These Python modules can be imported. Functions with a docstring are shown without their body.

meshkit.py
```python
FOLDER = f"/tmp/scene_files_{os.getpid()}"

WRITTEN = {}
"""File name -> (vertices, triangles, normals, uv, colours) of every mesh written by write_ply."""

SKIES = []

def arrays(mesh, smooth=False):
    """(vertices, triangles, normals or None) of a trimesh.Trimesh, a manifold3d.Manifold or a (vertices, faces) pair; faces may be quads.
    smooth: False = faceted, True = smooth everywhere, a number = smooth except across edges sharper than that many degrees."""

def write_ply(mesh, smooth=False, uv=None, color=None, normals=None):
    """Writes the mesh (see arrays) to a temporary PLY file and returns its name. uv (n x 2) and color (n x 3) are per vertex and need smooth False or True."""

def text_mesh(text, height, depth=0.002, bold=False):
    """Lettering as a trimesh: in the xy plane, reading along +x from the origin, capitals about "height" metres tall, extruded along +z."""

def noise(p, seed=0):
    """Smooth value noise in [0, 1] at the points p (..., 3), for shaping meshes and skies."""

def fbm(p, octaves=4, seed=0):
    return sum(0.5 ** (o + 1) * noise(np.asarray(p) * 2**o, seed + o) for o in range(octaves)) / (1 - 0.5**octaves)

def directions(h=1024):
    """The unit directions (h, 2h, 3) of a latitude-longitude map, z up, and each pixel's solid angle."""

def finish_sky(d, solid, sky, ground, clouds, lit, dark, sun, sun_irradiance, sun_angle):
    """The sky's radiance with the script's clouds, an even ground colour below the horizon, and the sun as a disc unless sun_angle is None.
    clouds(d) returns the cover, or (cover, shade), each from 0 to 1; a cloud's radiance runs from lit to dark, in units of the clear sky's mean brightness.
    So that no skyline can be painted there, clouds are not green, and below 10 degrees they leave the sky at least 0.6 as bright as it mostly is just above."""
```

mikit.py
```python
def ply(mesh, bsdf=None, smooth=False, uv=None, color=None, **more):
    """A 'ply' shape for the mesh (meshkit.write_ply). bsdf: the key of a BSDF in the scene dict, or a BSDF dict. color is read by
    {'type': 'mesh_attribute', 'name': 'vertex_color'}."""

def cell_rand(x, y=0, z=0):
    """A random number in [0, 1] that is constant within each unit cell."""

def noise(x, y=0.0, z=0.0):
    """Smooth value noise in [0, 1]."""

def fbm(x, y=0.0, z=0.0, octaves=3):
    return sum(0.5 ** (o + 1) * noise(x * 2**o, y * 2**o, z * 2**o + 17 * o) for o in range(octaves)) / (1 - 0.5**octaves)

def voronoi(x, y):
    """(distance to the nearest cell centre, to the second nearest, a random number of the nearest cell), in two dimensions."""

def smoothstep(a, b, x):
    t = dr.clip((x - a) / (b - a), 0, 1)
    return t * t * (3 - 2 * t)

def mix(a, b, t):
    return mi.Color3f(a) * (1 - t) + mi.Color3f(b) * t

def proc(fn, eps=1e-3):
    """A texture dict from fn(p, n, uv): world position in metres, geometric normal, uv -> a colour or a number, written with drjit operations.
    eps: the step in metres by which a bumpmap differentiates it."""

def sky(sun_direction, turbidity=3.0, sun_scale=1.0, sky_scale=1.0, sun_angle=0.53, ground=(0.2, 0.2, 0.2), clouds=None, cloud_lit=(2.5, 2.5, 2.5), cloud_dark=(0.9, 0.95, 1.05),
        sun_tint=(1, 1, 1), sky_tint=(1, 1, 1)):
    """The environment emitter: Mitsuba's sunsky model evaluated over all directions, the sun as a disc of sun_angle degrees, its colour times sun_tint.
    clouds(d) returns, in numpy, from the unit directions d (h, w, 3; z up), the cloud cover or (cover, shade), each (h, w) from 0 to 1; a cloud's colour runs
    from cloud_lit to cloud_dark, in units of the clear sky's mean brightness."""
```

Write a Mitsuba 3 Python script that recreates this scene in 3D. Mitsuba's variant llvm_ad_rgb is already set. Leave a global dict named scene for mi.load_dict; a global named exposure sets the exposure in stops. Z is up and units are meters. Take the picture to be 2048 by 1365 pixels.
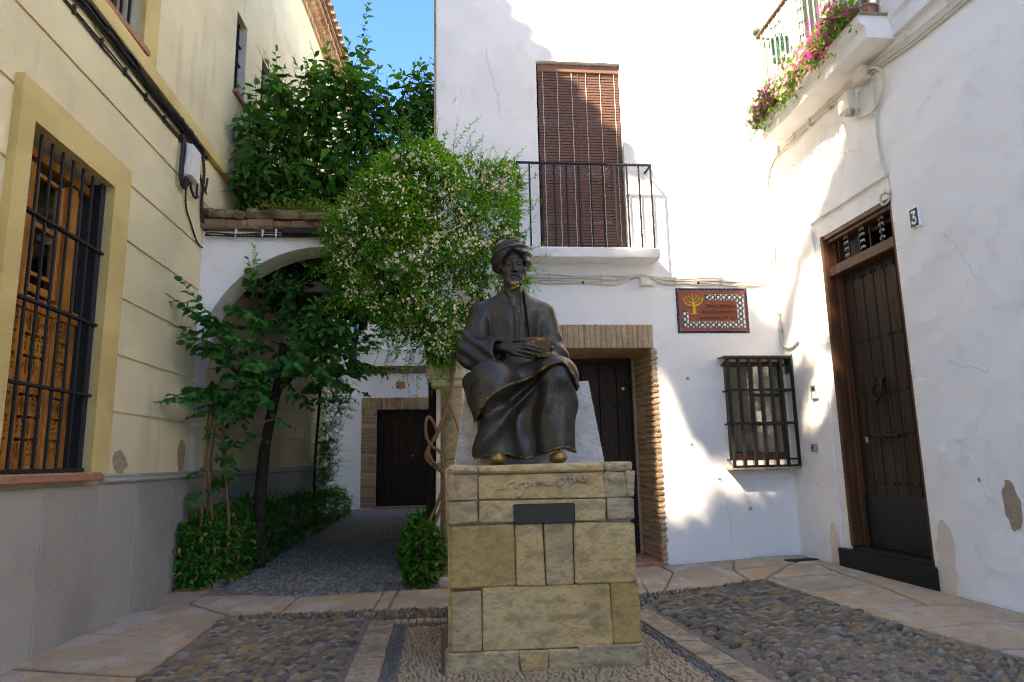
import math, numpy as np, trimesh, mitsuba as mi, mikit, drjit as dr
import shapely, shapely.geometry as sg, shapely.affinity as sa
import manifold3d as m3
import meshkit
from mikit import ply, proc, noise, fbm, voronoi, cell_rand, smoothstep, mix, sky
T = mi.ScalarTransform4f
rng = np.random.default_rng(7)
scene, labels = {}, {}

# ---------------------------------------------------------------- camera, light, exposure
yaw, pitch, roll = np.radians([5.75814663, 9.92401304, -1.14659193])
f_ = np.array([np.sin(yaw)*np.cos(pitch), np.cos(yaw)*np.cos(pitch), np.sin(pitch)])
r_ = np.array([np.cos(yaw), -np.sin(yaw), 0.0]); u_ = np.cross(r_, f_)
up_ = -r_*np.sin(roll) + u_*np.cos(roll)
EYE = np.array([0.0, 0.0, 1.25])
scene['camera'] = {'type': 'perspective', 'fov': float(np.degrees(2*np.arctan(1024/1361.0))), 'fov_axis': 'x', 'near_clip': 0.05, 'far_clip': 500.0,
                   'to_world': T().look_at(origin=EYE.tolist(), target=(EYE+f_).tolist(), up=up_.tolist())}
SUN = np.array([-1.0, -0.9, 1.21])
scene['sky'] = sky(SUN.tolist(), turbidity=2.3, sky_tint=(.77, .90, 1.12))
exposure = 3.7

# ---------------------------------------------------------------- materials
def rgb(*c): return {'type': 'rgb', 'value': list(c)}
def P(c, rough=.8, metal=0.0, spec=.3, **k):
    return {'type': 'principled', 'base_color': c if isinstance(c, dict) else rgb(*c), 'roughness': rough, 'metallic': metal, 'specular': spec, **k}
def two(b): return {'type': 'twosided', 'bsdf': b}
def bump(b, fn, eps=2e-3, scale=1.0): return two({'type': 'bumpmap', 'arbitrary': proc(fn, eps), 'scale': scale, 'bsdf': b})

def plaster_bump(p, n, uv):
    return .034*fbm(p.x*2.3, p.y*2.3, p.z*2.3, 3) + .016*fbm(p.x*7, p.y*7, p.z*5, 3) + .006*noise(p.x*14, p.y*14, p.z*11) + .0022*noise(p.x*55, p.y*55, p.z*40)
def worn(p):
    # patches of flaked limewash close to the ground and along old repairs
    a = fbm(p.x*1.7+3, p.y*1.7, p.z*1.7, 4)
    return a
def white_col(p, n, uv):
    a = fbm(p.x*1.3+3, p.y*1.3+7, p.z*1.0, 4); b = fbm(p.x*7, p.y*7+1, p.z*5, 3); c = noise(p.x*60, p.y*60, p.z*45)
    col = mix((.81, .80, .785), (.74, .73, .715), smoothstep(.45, .75, a)*.7)
    grime = smoothstep(.56, .66, b)*smoothstep(.45, .62, fbm(p.x*2.1+9, p.y*2.1, p.z*3+4, 3))
    col = mix(col, (.60, .58, .53), grime*.22)
    return col*(1-.05*smoothstep(.7, .95, c))
def cream_col(p, n, uv):
    a = fbm(p.x*2+1, p.y*1.1, p.z*1.5, 4); b = noise(p.x*70, p.y*70, p.z*70)
    col = mix((.70, .625, .385), (.61, .54, .325), smoothstep(.35, .7, a))
    drip = smoothstep(.60, .72, noise(p.x*3, p.y*9, p.z*.7))*smoothstep(.5, .7, fbm(p.x, p.y*2+4, p.z*.8+2, 3))
    col = mix(col, (.50, .45, .31), drip*.45)
    return col*(.93+.1*b)
def cream_bump(p, n, uv):
    return .005*fbm(p.x*6, p.y*6, p.z*6, 3) + .004*noise(p.x*55, p.y*55, p.z*55)
def yellow_col(p, n, uv):
    a = fbm(p.x*3, p.y*2, p.z*2+5, 3); b = noise(p.x*80, p.y*80, p.z*80)
    return mix((.57, .455, .19), (.50, .395, .155), smoothstep(.4, .65, a))*(.93+.1*b)
def granite_col(p, n, uv):
    s = noise(p.x*190, p.y*190, p.z*190); t = noise(p.x*95+7, p.y*95, p.z*95); a = fbm(p.x*1.4, p.y*1.4+3, p.z*.9, 4)
    slab = cell_rand(dr.floor(p.y*1.36))
    col = mix((.31, .30, .265), (.40, .385, .345), s)
    col = mix(col, (.14, .14, .14), smoothstep(.70, .85, t)*.45)
    st = smoothstep(.48, .66, a)
    return mix(col, (.23, .225, .19), st*.5)*(.92+.14*slab)
def stone_col(base, dark, warm, sc=1.0):
    def fn(p, n, uv):
        q = fbm(p.x*2.6*sc+2, p.y*2.6*sc, p.z*3.4*sc+1, 4); b = fbm(p.x*15*sc, p.y*15*sc, p.z*21*sc, 3); c = noise(p.x*130, p.y*130, p.z*130)
        col = mix(base, warm, smoothstep(.40, .62, q))
        col = mix(col, dark, smoothstep(.40, .80, b)*.8)
        e = fbm(p.x*38*sc, p.y*38*sc, p.z*60*sc+5, 3); col = mix(col, dark, smoothstep(.50, .68, e)*.55)
        v = smoothstep(.52, .82, fbm(p.x*4.1+11, p.y*4, p.z*2.3, 4))
        col = mix(col, (dark[0]*.55, dark[1]*.55, dark[2]*.55), v*.6)
        return col*(.78+.34*c)
    return fn
def stone_bump(p, n, uv):
    return .006*fbm(p.x*13, p.y*13, p.z*18, 4) + .0035*noise(p.x*70, p.y*70, p.z*90)
def flag_col(a_, b_):
    def fn(p, n, uv):
        q = fbm(p.x*2.2, p.y*2.2+4, 1.0, 4); b = fbm(p.x*11, p.y*11, 3.0, 4); c = noise(p.x*120, p.y*120)
        col = mix(a_, b_, smoothstep(.38, .64, q))
        col = mix(col, (.22, .19, .16), smoothstep(.44, .80, b)*.5)
        col = mix(col, (.40, .375, .345), smoothstep(.56, .74, fbm(p.x*5+9, p.y*3.2, 2.0, 4))*.5)
        return col*(.85+.25*c)
    return fn
def flag_bump(p, n, uv): return .012*fbm(p.x*7, p.y*7, 0.3, 4) + .004*noise(p.x*45, p.y*45)
def wood_col(a_, b_, k=1.0):
    def fn(p, n, uv):
        g = fbm((p.x+p.y)*46*k, (p.x-p.y)*9, p.z*1.7, 4); h = noise((p.x+p.y)*150, 0, p.z*4)
        return mix(a_, b_, smoothstep(.35, .65, g))*(.88+.2*h)
    return fn
def bronze_col(p, n, uv):
    q = fbm(p.x*5, p.y*5, p.z*5, 4); b = fbm(p.x*26, p.y*26, p.z*14, 3); c = noise(p.x*120, p.y*120, p.z*60)
    col = mix((.030, .026, .022), (.054, .045, .034), smoothstep(.38, .66, q))
    col = mix(col, (.034, .040, .034), smoothstep(.52, .68, b)*.7)
    return col*(.8+.4*c)
def bronze_bump(p, n, uv): return .0035*fbm(p.x*24, p.y*24, p.z*20, 3) + .0014*noise(p.x*130, p.y*130, p.z*60)
def bronze_rough(p, n, uv): return .32 + .22*fbm(p.x*12, p.y*12, p.z*12, 3)
def coping_col(p, n, uv):
    q = fbm(p.x*6, p.y*6, p.z*9, 4); b = noise(p.x*60, p.y*60, p.z*60)
    col = mix((.22, .155, .09), (.10, .075, .05), smoothstep(.4, .6, q))
    col = mix(col, (.10, .12, .04), smoothstep(.58, .68, fbm(p.x*9+3, p.y*9, p.z*9, 3))*.8)
    return col*(.8+.4*b)
def pebble_field_col(p, n, uv):
    d1, d2, w = voronoi(p.x*22, p.y*13)
    col = mix((.115, .115, .11), (.24, .22, .185), w)
    return mix((.33, .315, .28), col, smoothstep(.03, .14, d2-d1))
def mortar_col(p, n, uv):
    return mix((.185, .16, .13), (.125, .11, .09), fbm(p.x*9, p.y*9, p.z*9, 3))*(.85+.3*noise(p.x*140, p.y*140, p.z*140))
def asphalt_col(p, n, uv): return mix((.30, .27, .23), (.22, .2, .17), fbm(p.x*.7, p.y*.7, 0, 3))

M = {}
def mat(k, b): scene[k] = b; M[k] = k
mat('white_plaster', bump(P(proc(white_col), .92, spec=.15), plaster_bump, 4e-3))
mat('cream_plaster', bump(P(proc(cream_col), .9, spec=.2), cream_bump))
mat('yellow_plaster', bump(P(proc(yellow_col), .9, spec=.2), cream_bump))
mat('granite', bump(P(proc(granite_col), .55, spec=.4), lambda p, n, uv: .0012*noise(p.x*170, p.y*170, p.z*170)))
for i, (a, b, c) in enumerate([((.49, .375, .19), (.28, .21, .11), (.50, .355, .155)), ((.45, .35, .195), (.25, .195, .115), (.42, .31, .165)), ((.44, .315, .13), (.25, .18, .08), (.38, .265, .10)), ((.39, .32, .20), (.19, .16, .105), (.44, .34, .19))]):
    mat(f'pedestal_stone_{"abcd"[i]}', bump(P(proc(stone_col(a, b, c)), .9, spec=.2), stone_bump))
for i, (a, b) in enumerate([((.35, .265, .175), (.285, .23, .165)), ((.325, .265, .19), (.34, .25, .155)), ((.305, .265, .205), (.26, .22, .175))]):
    mat(f'flag_stone_{"abc"[i]}', bump(P(proc(flag_col(a, b)), .8, spec=.35), flag_bump))
mat('seat_stone', bump(P(proc(stone_col((.62, .60, .56), (.45, .43, .39), (.58, .55, .5))), .85, spec=.2), stone_bump))
mat('mortar', two(P(proc(mortar_col), .95, spec=.1)))
mat('bare_render', bump(P(proc(stone_col((.40, .31, .21), (.27, .215, .15), (.36, .275, .18), 1.5)), .95, spec=.1), stone_bump))
PEB = [(.125, .108, .085), (.17, .142, .105), (.235, .165, .085), (.14, .127, .105), (.185, .13, .08), (.085, .082, .075), (.235, .205, .16)]
for i, c in enumerate(PEB): mat(f'cobble_{i}', two(P(c, .62, spec=.22)))
for i, c in enumerate([(.17, .17, .16), (.25, .24, .21), (.12, .125, .125)]): mat(f'path_stone_{i}', two(P(c, .6, spec=.25)))
mat('mosaic_pebble', two(P((.33, .25, .155), .5, spec=.35)))
mat('mosaic_dark', two(P((.09, .09, .09), .4, spec=.45)))
mat('edge_brick', bump(P(proc(stone_col((.36, .29, .20), (.21, .17, .12), (.33, .25, .16), 1.5)), .85, spec=.2), stone_bump))
mat('path_pebbles', bump(P(proc(pebble_field_col), .6, spec=.35), lambda p, n, uv: (lambda v: .02*smoothstep(.0, .35, v[1]-v[0]))(voronoi(p.x*22, p.y*13)), 3e-3))
mat('plaza', two(P(proc(asphalt_col), .9)))
BR = [((.48, .31, .17), (.30, .20, .12), (.42, .25, .12)), ((.52, .36, .21), (.34, .25, .15), (.47, .30, .16)), ((.40, .24, .14), (.25, .16, .10), (.36, .20, .11))]
for i, (a, b, c) in enumerate(BR): mat(f'brick_{"abc"[i]}', bump(P(proc(stone_col(a, b, c, 2.0)), .9, spec=.15), stone_bump))
mat('brick_mortar', two(P((.40, .35, .27), .95, spec=.1)))
mat('terracotta', bump(P(proc(stone_col((.40, .20, .12), (.27, .14, .09), (.36, .19, .11), 1.5)), .85, spec=.2), stone_bump))
mat('roof_clay', bump(P(proc(stone_col((.42, .25, .15), (.25, .18, .12), (.46, .30, .18), 1.5)), .9, spec=.15), stone_bump))
mat('iron', two(P((.014, .014, .015), .6, spec=.25)))
mat('iron_blue', two(P((.017, .018, .021), .6, spec=.25)))
mat('reveal_grey', bump(P((.40, .38, .37), .9), cream_bump))
mat('room_plaster', two(P((.34, .29, .23), .9)))
mat('door_wood', bump(P(proc(wood_col((.036, .020, .011), (.021, .012, .007))), .6, spec=.25), lambda p, n, uv: .0012*noise((p.x+p.y)*120, 0, p.z*4)))
mat('door_wood_warm', bump(P(proc(wood_col((.115, .050, .020), (.068, .029, .012))), .55, spec=.3), lambda p, n, uv: .0012*noise((p.x+p.y)*120, 0, p.z*4)))
mat('old_beam', bump(P(proc(wood_col((.20, .125, .07), (.11, .07, .042))), .85), lambda p, n, uv: .004*noise(p.y*40+p.x*40, 0, p.z*5)))
mat('orange_wood', two(P(proc(wood_col((.38, .165, .032), (.25, .098, .018))), .4, spec=.4)))
mat('cabinet_dark', two(P((.014, .022, .026), .5)))
mat('kick_plate', two(P((.010, .011, .011), .55, spec=.25)))
mat('step_stone', two(P((.009, .009, .009), .5, spec=.25)))
mat('window_glass', {'type': 'thindielectric'})
mat('blind_slat', two(P((.145, .078, .058), .6, spec=.3)))
mat('blind_box', two(P((.20, .11, .075), .6, spec=.3)))
mat('blind_cord', two(P((.62, .56, .48), .8)))
mat('cream_slat', two(P((.50, .47, .31), .6)))
mat('bronze', bump(P(proc(bronze_col), proc(bronze_rough), metal=.5, spec=.5, clearcoat=.35, clearcoat_gloss=.7), bronze_bump, 1.5e-3))
mat('bronze_worn', bump(P((.30, .205, .07), .34, metal=.85, spec=.5), bronze_bump, 1.5e-3))
mat('bronze_rubbed', bump(P(proc(lambda p, n, uv: mix((.11, .082, .040), (.32, .22, .075), smoothstep(.52, .70, fbm(p.x*30, p.y*30, p.z*30, 3)))), .38, metal=.85, spec=.5), bronze_bump, 1.5e-3))
mat('plaque_bronze', bump(P((.035, .032, .026), .4, metal=.7), lambda p, n, uv: .0012*noise(p.x*160, 0, p.z*70)))
mat('coping', bump(P(proc(coping_col), .95, spec=.1), stone_bump))
mat('coping_pale', bump(P(proc(stone_col((.33, .25, .16), (.17, .125, .08), (.27, .19, .11), 1.6)), .95, spec=.1), stone_bump))
mat('cable_black', two(P((.022, .021, .022), .5)))
mat('cable_cream', two(P((.60, .57, .49), .6)))
mat('box_white', two(P((.68, .665, .62), .5)))
mat('steel', two(P((.34, .36, .37), .4, metal=.5)))
mat('tile_red', two(P((.26, .075, .030), .22, spec=.5)))
mat('tile_blue', two(P((.016, .016, .055), .2, spec=.5)))
mat('paint_yellow', two(P((.62, .46, .03), .3)))
mat('paint_white', two(P((.80, .80, .78), .3)))
mat('paint_dark', two(P((.018, .020, .022), .3)))
mat('paint_brown', two(P((.055, .018, .012), .3)))
mat('green_metal', two(P((.065, .09, .078), .5)))
mat('rail_white', two(P((.23, .26, .235), .5)))
mat('pot_green', two(P((.03, .13, .095), .45)))
mat('blue_pipe', two(P((.015, .03, .17), .4)))
mat('brass', two(P((.55, .40, .12), .3, metal=.9)))
mat('bark', bump(P(proc(lambda p, n, uv: mix((.035, .027, .020), (.065, .050, .035), fbm(p.x*40, p.y*40, p.z*8, 3))), .9), lambda p, n, uv: .006*noise(p.x*70, p.y*70, p.z*14)))
mat('vine_bark', bump(P(proc(lambda p, n, uv: mix((.24, .15, .075), (.15, .095, .05), fbm(p.x*50, p.y*50, p.z*12, 3))), .9), lambda p, n, uv: .004*noise(p.x*80, p.y*80, p.z*20)))
mat('green_stem', two(P((.06, .09, .025), .7)))
def leafmat(k, c, rough=.45, dt=.5):
    mat(k, {'type': 'principledthin', 'base_color': rgb(*c), 'roughness': rough, 'diff_trans': dt, 'spec_trans': 0.0, 'eta': 1.35})
leafmat('tree_leaf_a', (.055, .165, .022), .38); leafmat('tree_leaf_b', (.085, .22, .025), .38); leafmat('tree_leaf_c', (.034, .11, .020), .38); leafmat('tree_leaf_young', (.18, .34, .03), dt=.9)
leafmat('bush_leaf_a', (.048, .165, .040)); leafmat('bush_leaf_b', (.075, .22, .045)); leafmat('bush_leaf_young', (.14, .38, .03), dt=.8)
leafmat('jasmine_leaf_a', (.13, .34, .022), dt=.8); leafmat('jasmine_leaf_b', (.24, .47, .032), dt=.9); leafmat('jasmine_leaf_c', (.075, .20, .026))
leafmat('hedge_leaf_a', (.045, .16, .022)); leafmat('hedge_leaf_b', (.085, .24, .030)); leafmat('dead_leaf', (.45, .27, .10), dt=.5)
leafmat('petal_white', (.92, .90, .74), .6, .3); leafmat('petal_cream', (.88, .72, .38), .6, .3)
leafmat('petal_pink', (.80, .08, .40), .6, .5); leafmat('petal_magenta', (.62, .02, .34), .6, .5); leafmat('petal_rose', (.88, .42, .58), .6, .5); leafmat('petal_purple', (.085, .008, .055), .6, .3)
leafmat('moss', (.14, .19, .03))
mat('old_limewash', bump(P((.66, .60, .50), .95, spec=.1), plaster_bump, 4e-3))

# ---------------------------------------------------------------- naming and mesh helpers
counters = {}
def numbered(key):
    n = counters.get(key, 0); counters[key] = n+1
    return key if n == 0 else f'{key}_{n:03d}'
def thing(name, label, cat, group=None, kind=None):
    k = numbered(name); labels[k] = {'label': label}
    if cat: labels[k]['category'] = cat
    if group: labels[k]['group'] = group
    if kind: labels[k]['kind'] = kind
    return k
def part(parent, name, mesh, m, smooth=False, kind=None, label=None, tw=None, **kw):
    k = numbered(parent+'__'+name if parent else name)
    d = dict(mesh) if isinstance(mesh, dict) else ply(mesh, m, smooth, **kw)
    if isinstance(mesh, dict): d['bsdf'] = {'type': 'ref', 'id': m}
    if tw is not None: d['to_world'] = T(np.asarray(tw, float).tolist()) if not isinstance(tw, mi.ScalarTransform4f) else tw
    scene[k] = d
    if kind or label:
        labels[k] = {}
        if kind: labels[k]['kind'] = kind
        if label: labels[k]['label'] = label
    return k
def single(name, label, cat, mesh, m, smooth=False, group=None, kind=None):
    k = thing(name, label, cat, group, kind); scene[k] = ply(mesh, m, smooth); return k
cat_ = trimesh.util.concatenate
def hull(pts):
    h = m3.Manifold.hull_points(np.asarray(pts, float)).to_mesh()
    return trimesh.Trimesh(h.vert_properties[:, :3], h.tri_verts, process=False)
def box(x0, x1, y0, y1, z0, z1):
    return trimesh.creation.box(bounds=[[min(x0, x1), min(y0, y1), min(z0, z1)], [max(x0, x1), max(y0, y1), max(z0, z1)]])
def cbox(x0, x1, y0, y1, z0, z1, c=.006, jit=0.0):
    x0, x1 = sorted((x0, x1)); y0, y1 = sorted((y0, y1)); z0, z1 = sorted((z0, z1))
    c = min(c, .3*min(x1-x0, y1-y0, z1-z0)); pts = []
    for a in (0, 1):
        for b in (0, 1):
            for d in (0, 1):
                p = np.array([(x0, x1)[a], (y0, y1)[b], (z0, z1)[d]]); s = np.array([1-2*a, 1-2*b, 1-2*d])
                if jit: p = p + rng.normal(0, jit, 3)
                for k in range(3):
                    e = np.ones(3)*c*s; e[k] = 0; pts.append(p+e)
    return hull(pts)
def moved(m, R=None, t=None):
    m = m.copy()
    if R is not None: m.vertices = m.vertices @ np.asarray(R).T
    if t is not None: m.vertices = m.vertices + np.asarray(t)
    return m
def rot(axis, deg):
    return trimesh.transformations.rotation_matrix(math.radians(deg), axis)[:3, :3]
def extr(poly, d):
    if isinstance(poly, (list, tuple)): poly = sg.Polygon(poly)
    gs = getattr(poly, 'geoms', [poly])
    return cat_([trimesh.creation.extrude_polygon(g, d, engine='earcut') for g in gs if g.area > 1e-9])
def extr_xz(poly, y0, y1):      # polygon in (x, z), extruded along y
    m = extr(poly, y1-y0); v = m.vertices.copy(); m.vertices = np.c_[v[:, 0], y0+v[:, 2], v[:, 1]]; m.faces = m.faces[:, ::-1]; return m
def extr_yz(poly, x0, x1):      # polygon in (y, z), extruded along x
    m = extr(poly, x1-x0); v = m.vertices.copy(); m.vertices = np.c_[x0+v[:, 2], v[:, 0], v[:, 1]]; return m
def extr_xy(poly, z0, z1):
    m = extr(poly, z1-z0); m.vertices = m.vertices+[0, 0, z0]; return m
def rect(a0, b0, a1, b1): return sg.box(a0, b0, a1, b1)
def tube(pts, r, n=8, cap=True):
    pts = np.asarray(pts, float); N = len(pts); r = np.broadcast_to(r, (N,)).astype(float)
    t = np.gradient(pts, axis=0); t /= np.linalg.norm(t, axis=1, keepdims=True)+1e-12
    ref = np.array([0, 0, 1.0]) if abs(t[0, 2]) < .9 else np.array([1.0, 0, 0])
    a = np.cross(t[0], ref); a /= np.linalg.norm(a); V = []
    for i in range(N):
        a = a - t[i]*(a @ t[i]); a /= np.linalg.norm(a)+1e-12; b = np.cross(t[i], a)
        ang = np.arange(n)*2*np.pi/n
        V.append(pts[i]+r[i]*(np.cos(ang)[:, None]*a+np.sin(ang)[:, None]*b))
    V = np.vstack(V); F = []
    i = np.arange(n)
    for k in range(N-1):
        q = np.stack([k*n+i, k*n+(i+1) % n, (k+1)*n+(i+1) % n, (k+1)*n+i], 1); F += [q[:, [0, 1, 2]], q[:, [0, 2, 3]]]
    F = np.vstack(F)
    if cap:
        V = np.vstack([V, pts[0], pts[-1]]); c0, c1 = len(V)-2, len(V)-1
        F = np.vstack([F, np.stack([i*0+c0, (i+1) % n, i], 1), np.stack([i*0+c1, (N-1)*n+i, (N-1)*n+(i+1) % n], 1)])
    return trimesh.Trimesh(V, F, process=False)
def spline(pts, n=40):
    from scipy.interpolate import CubicSpline
    pts = np.asarray(pts, float); d = np.r_[0, np.cumsum(np.linalg.norm(np.diff(pts, axis=0), axis=1))]
    return CubicSpline(d, pts)(np.linspace(0, d[-1], n))
def rod(p0, p1, r, n=8): return tube([p0, (np.asarray(p0)+np.asarray(p1))/2, p1], r, n)
def room(parent, x0, x1, y0, y1, z0, z1, open_side, m='room_plaster'):
    """The room behind a window: floor, ceiling and walls, open towards the window."""
    t = .04; w = {'x0': (x0-t, x0, y0, y1, z0, z1), 'x1': (x1, x1+t, y0, y1, z0, z1), 'y0': (x0, x1, y0-t, y0, z0, z1), 'y1': (x0, x1, y1, y1+t, z0, z1)}
    part(parent, 'room', cat_([box(*b) for k_, b in w.items() if k_ != open_side]+[box(x0-t, x1+t, y0-t, y1+t, z0-t, z0), box(x0-t, x1+t, y0-t, y1+t, z1, z1+t)]), m)
def dome(c, nrm, r, h):
    b = trimesh.creation.icosphere(subdivisions=1, radius=1.0); nrm = np.asarray(nrm, float)
    R = trimesh.geometry.align_vectors([0, 0, 1], nrm)[:3, :3]
    return moved(moved(trimesh.Trimesh(b.vertices*[r, r, h], b.faces, process=False), R), t=c)
def ss(a, b, x):
    t = np.clip((x-a)/(b-a), 0, 1); return t*t*(3-2*t)
def ground_z(x, y):
    x, y = np.asarray(x, float), np.asarray(y, float)
    return .07*ss(2.3, 4.2, x)*(y < 8.6) + .08*np.clip((y-7.6)/11, 0, 1)*(x < .3)
def on_ground(m):
    v = np.array(m.vertices); v[:, 2] += ground_z(v[:, 0], v[:, 1]); m.vertices = v; return m
def grid_sheet(x0, x1, y0, y1, n, m_, z=0.0, bumpy=0.0):
    X, Y = np.meshgrid(np.linspace(x0, x1, n), np.linspace(y0, y1, m_), indexing='ij')
    V = np.c_[X.ravel(), Y.ravel(), X.ravel()*0+z]
    i = np.arange((n-1)*(m_-1)); a = (i//(m_-1))*m_+i % (m_-1)
    return trimesh.Trimesh(V, np.vstack([np.c_[a, a+m_, a+m_+1], np.c_[a, a+m_+1, a+1]]), process=False)

# ================================================================ GROUND
k = thing('ground', 'beige paved ground of the plaza around the courtyard', None, kind='structure')
scene[k] = ply(grid_sheet(-60, 60, -60, 60, 3, 3, -.055), 'plaza')
PV = thing('pavement', 'worn reddish flagstone pavement along the house walls', None, kind='structure')
base = on_ground(grid_sheet(-2.85, 4.4, .6, 8.95, 60, 60, -.016)); scene[PV] = ply(base, 'mortar')
def slab_piece(pts, th=.07, gap=.011, top=.0):
    poly = sg.Polygon(pts).buffer(-gap, join_style=1)
    poly = poly.simplify(.004)
    c = np.array(poly.exterior.coords)[:-1]
    # ragged edge
    out = []
    for a, b in zip(c, np.roll(c, -1, axis=0)):
        L = np.linalg.norm(b-a); n = max(1, int(L/.14))
        for q in range(n): out.append(a+(b-a)*q/n+rng.normal(0, .0045, 2)*(q > 0))
    c = np.array(out); inner = np.array(c)+(np.array([poly.centroid.x, poly.centroid.y])-c)*np.minimum(.012/np.linalg.norm(np.array([poly.centroid.x, poly.centroid.y])-c, axis=1), .3)[:, None]
    n = len(c); tz = top+rng.uniform(-.004, .004)
    V = np.vstack([np.c_[c, np.full(n, -th)], np.c_[c, np.full(n, tz-.008)], np.c_[inner, np.full(n, tz)], [[poly.centroid.x, poly.centroid.y, tz]]])
    i = np.arange(n); j = (i+1) % n; F = []
    for a in (0, n): F += [np.c_[a+i, a+j, a+n+j], np.c_[a+i, a+n+j, a+n+i]]
    F.append(np.c_[2*n+i, 2*n+j, np.full(n, 3*n)])
    return on_ground(trimesh.Trimesh(V, np.vstack(F), process=False))
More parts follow.
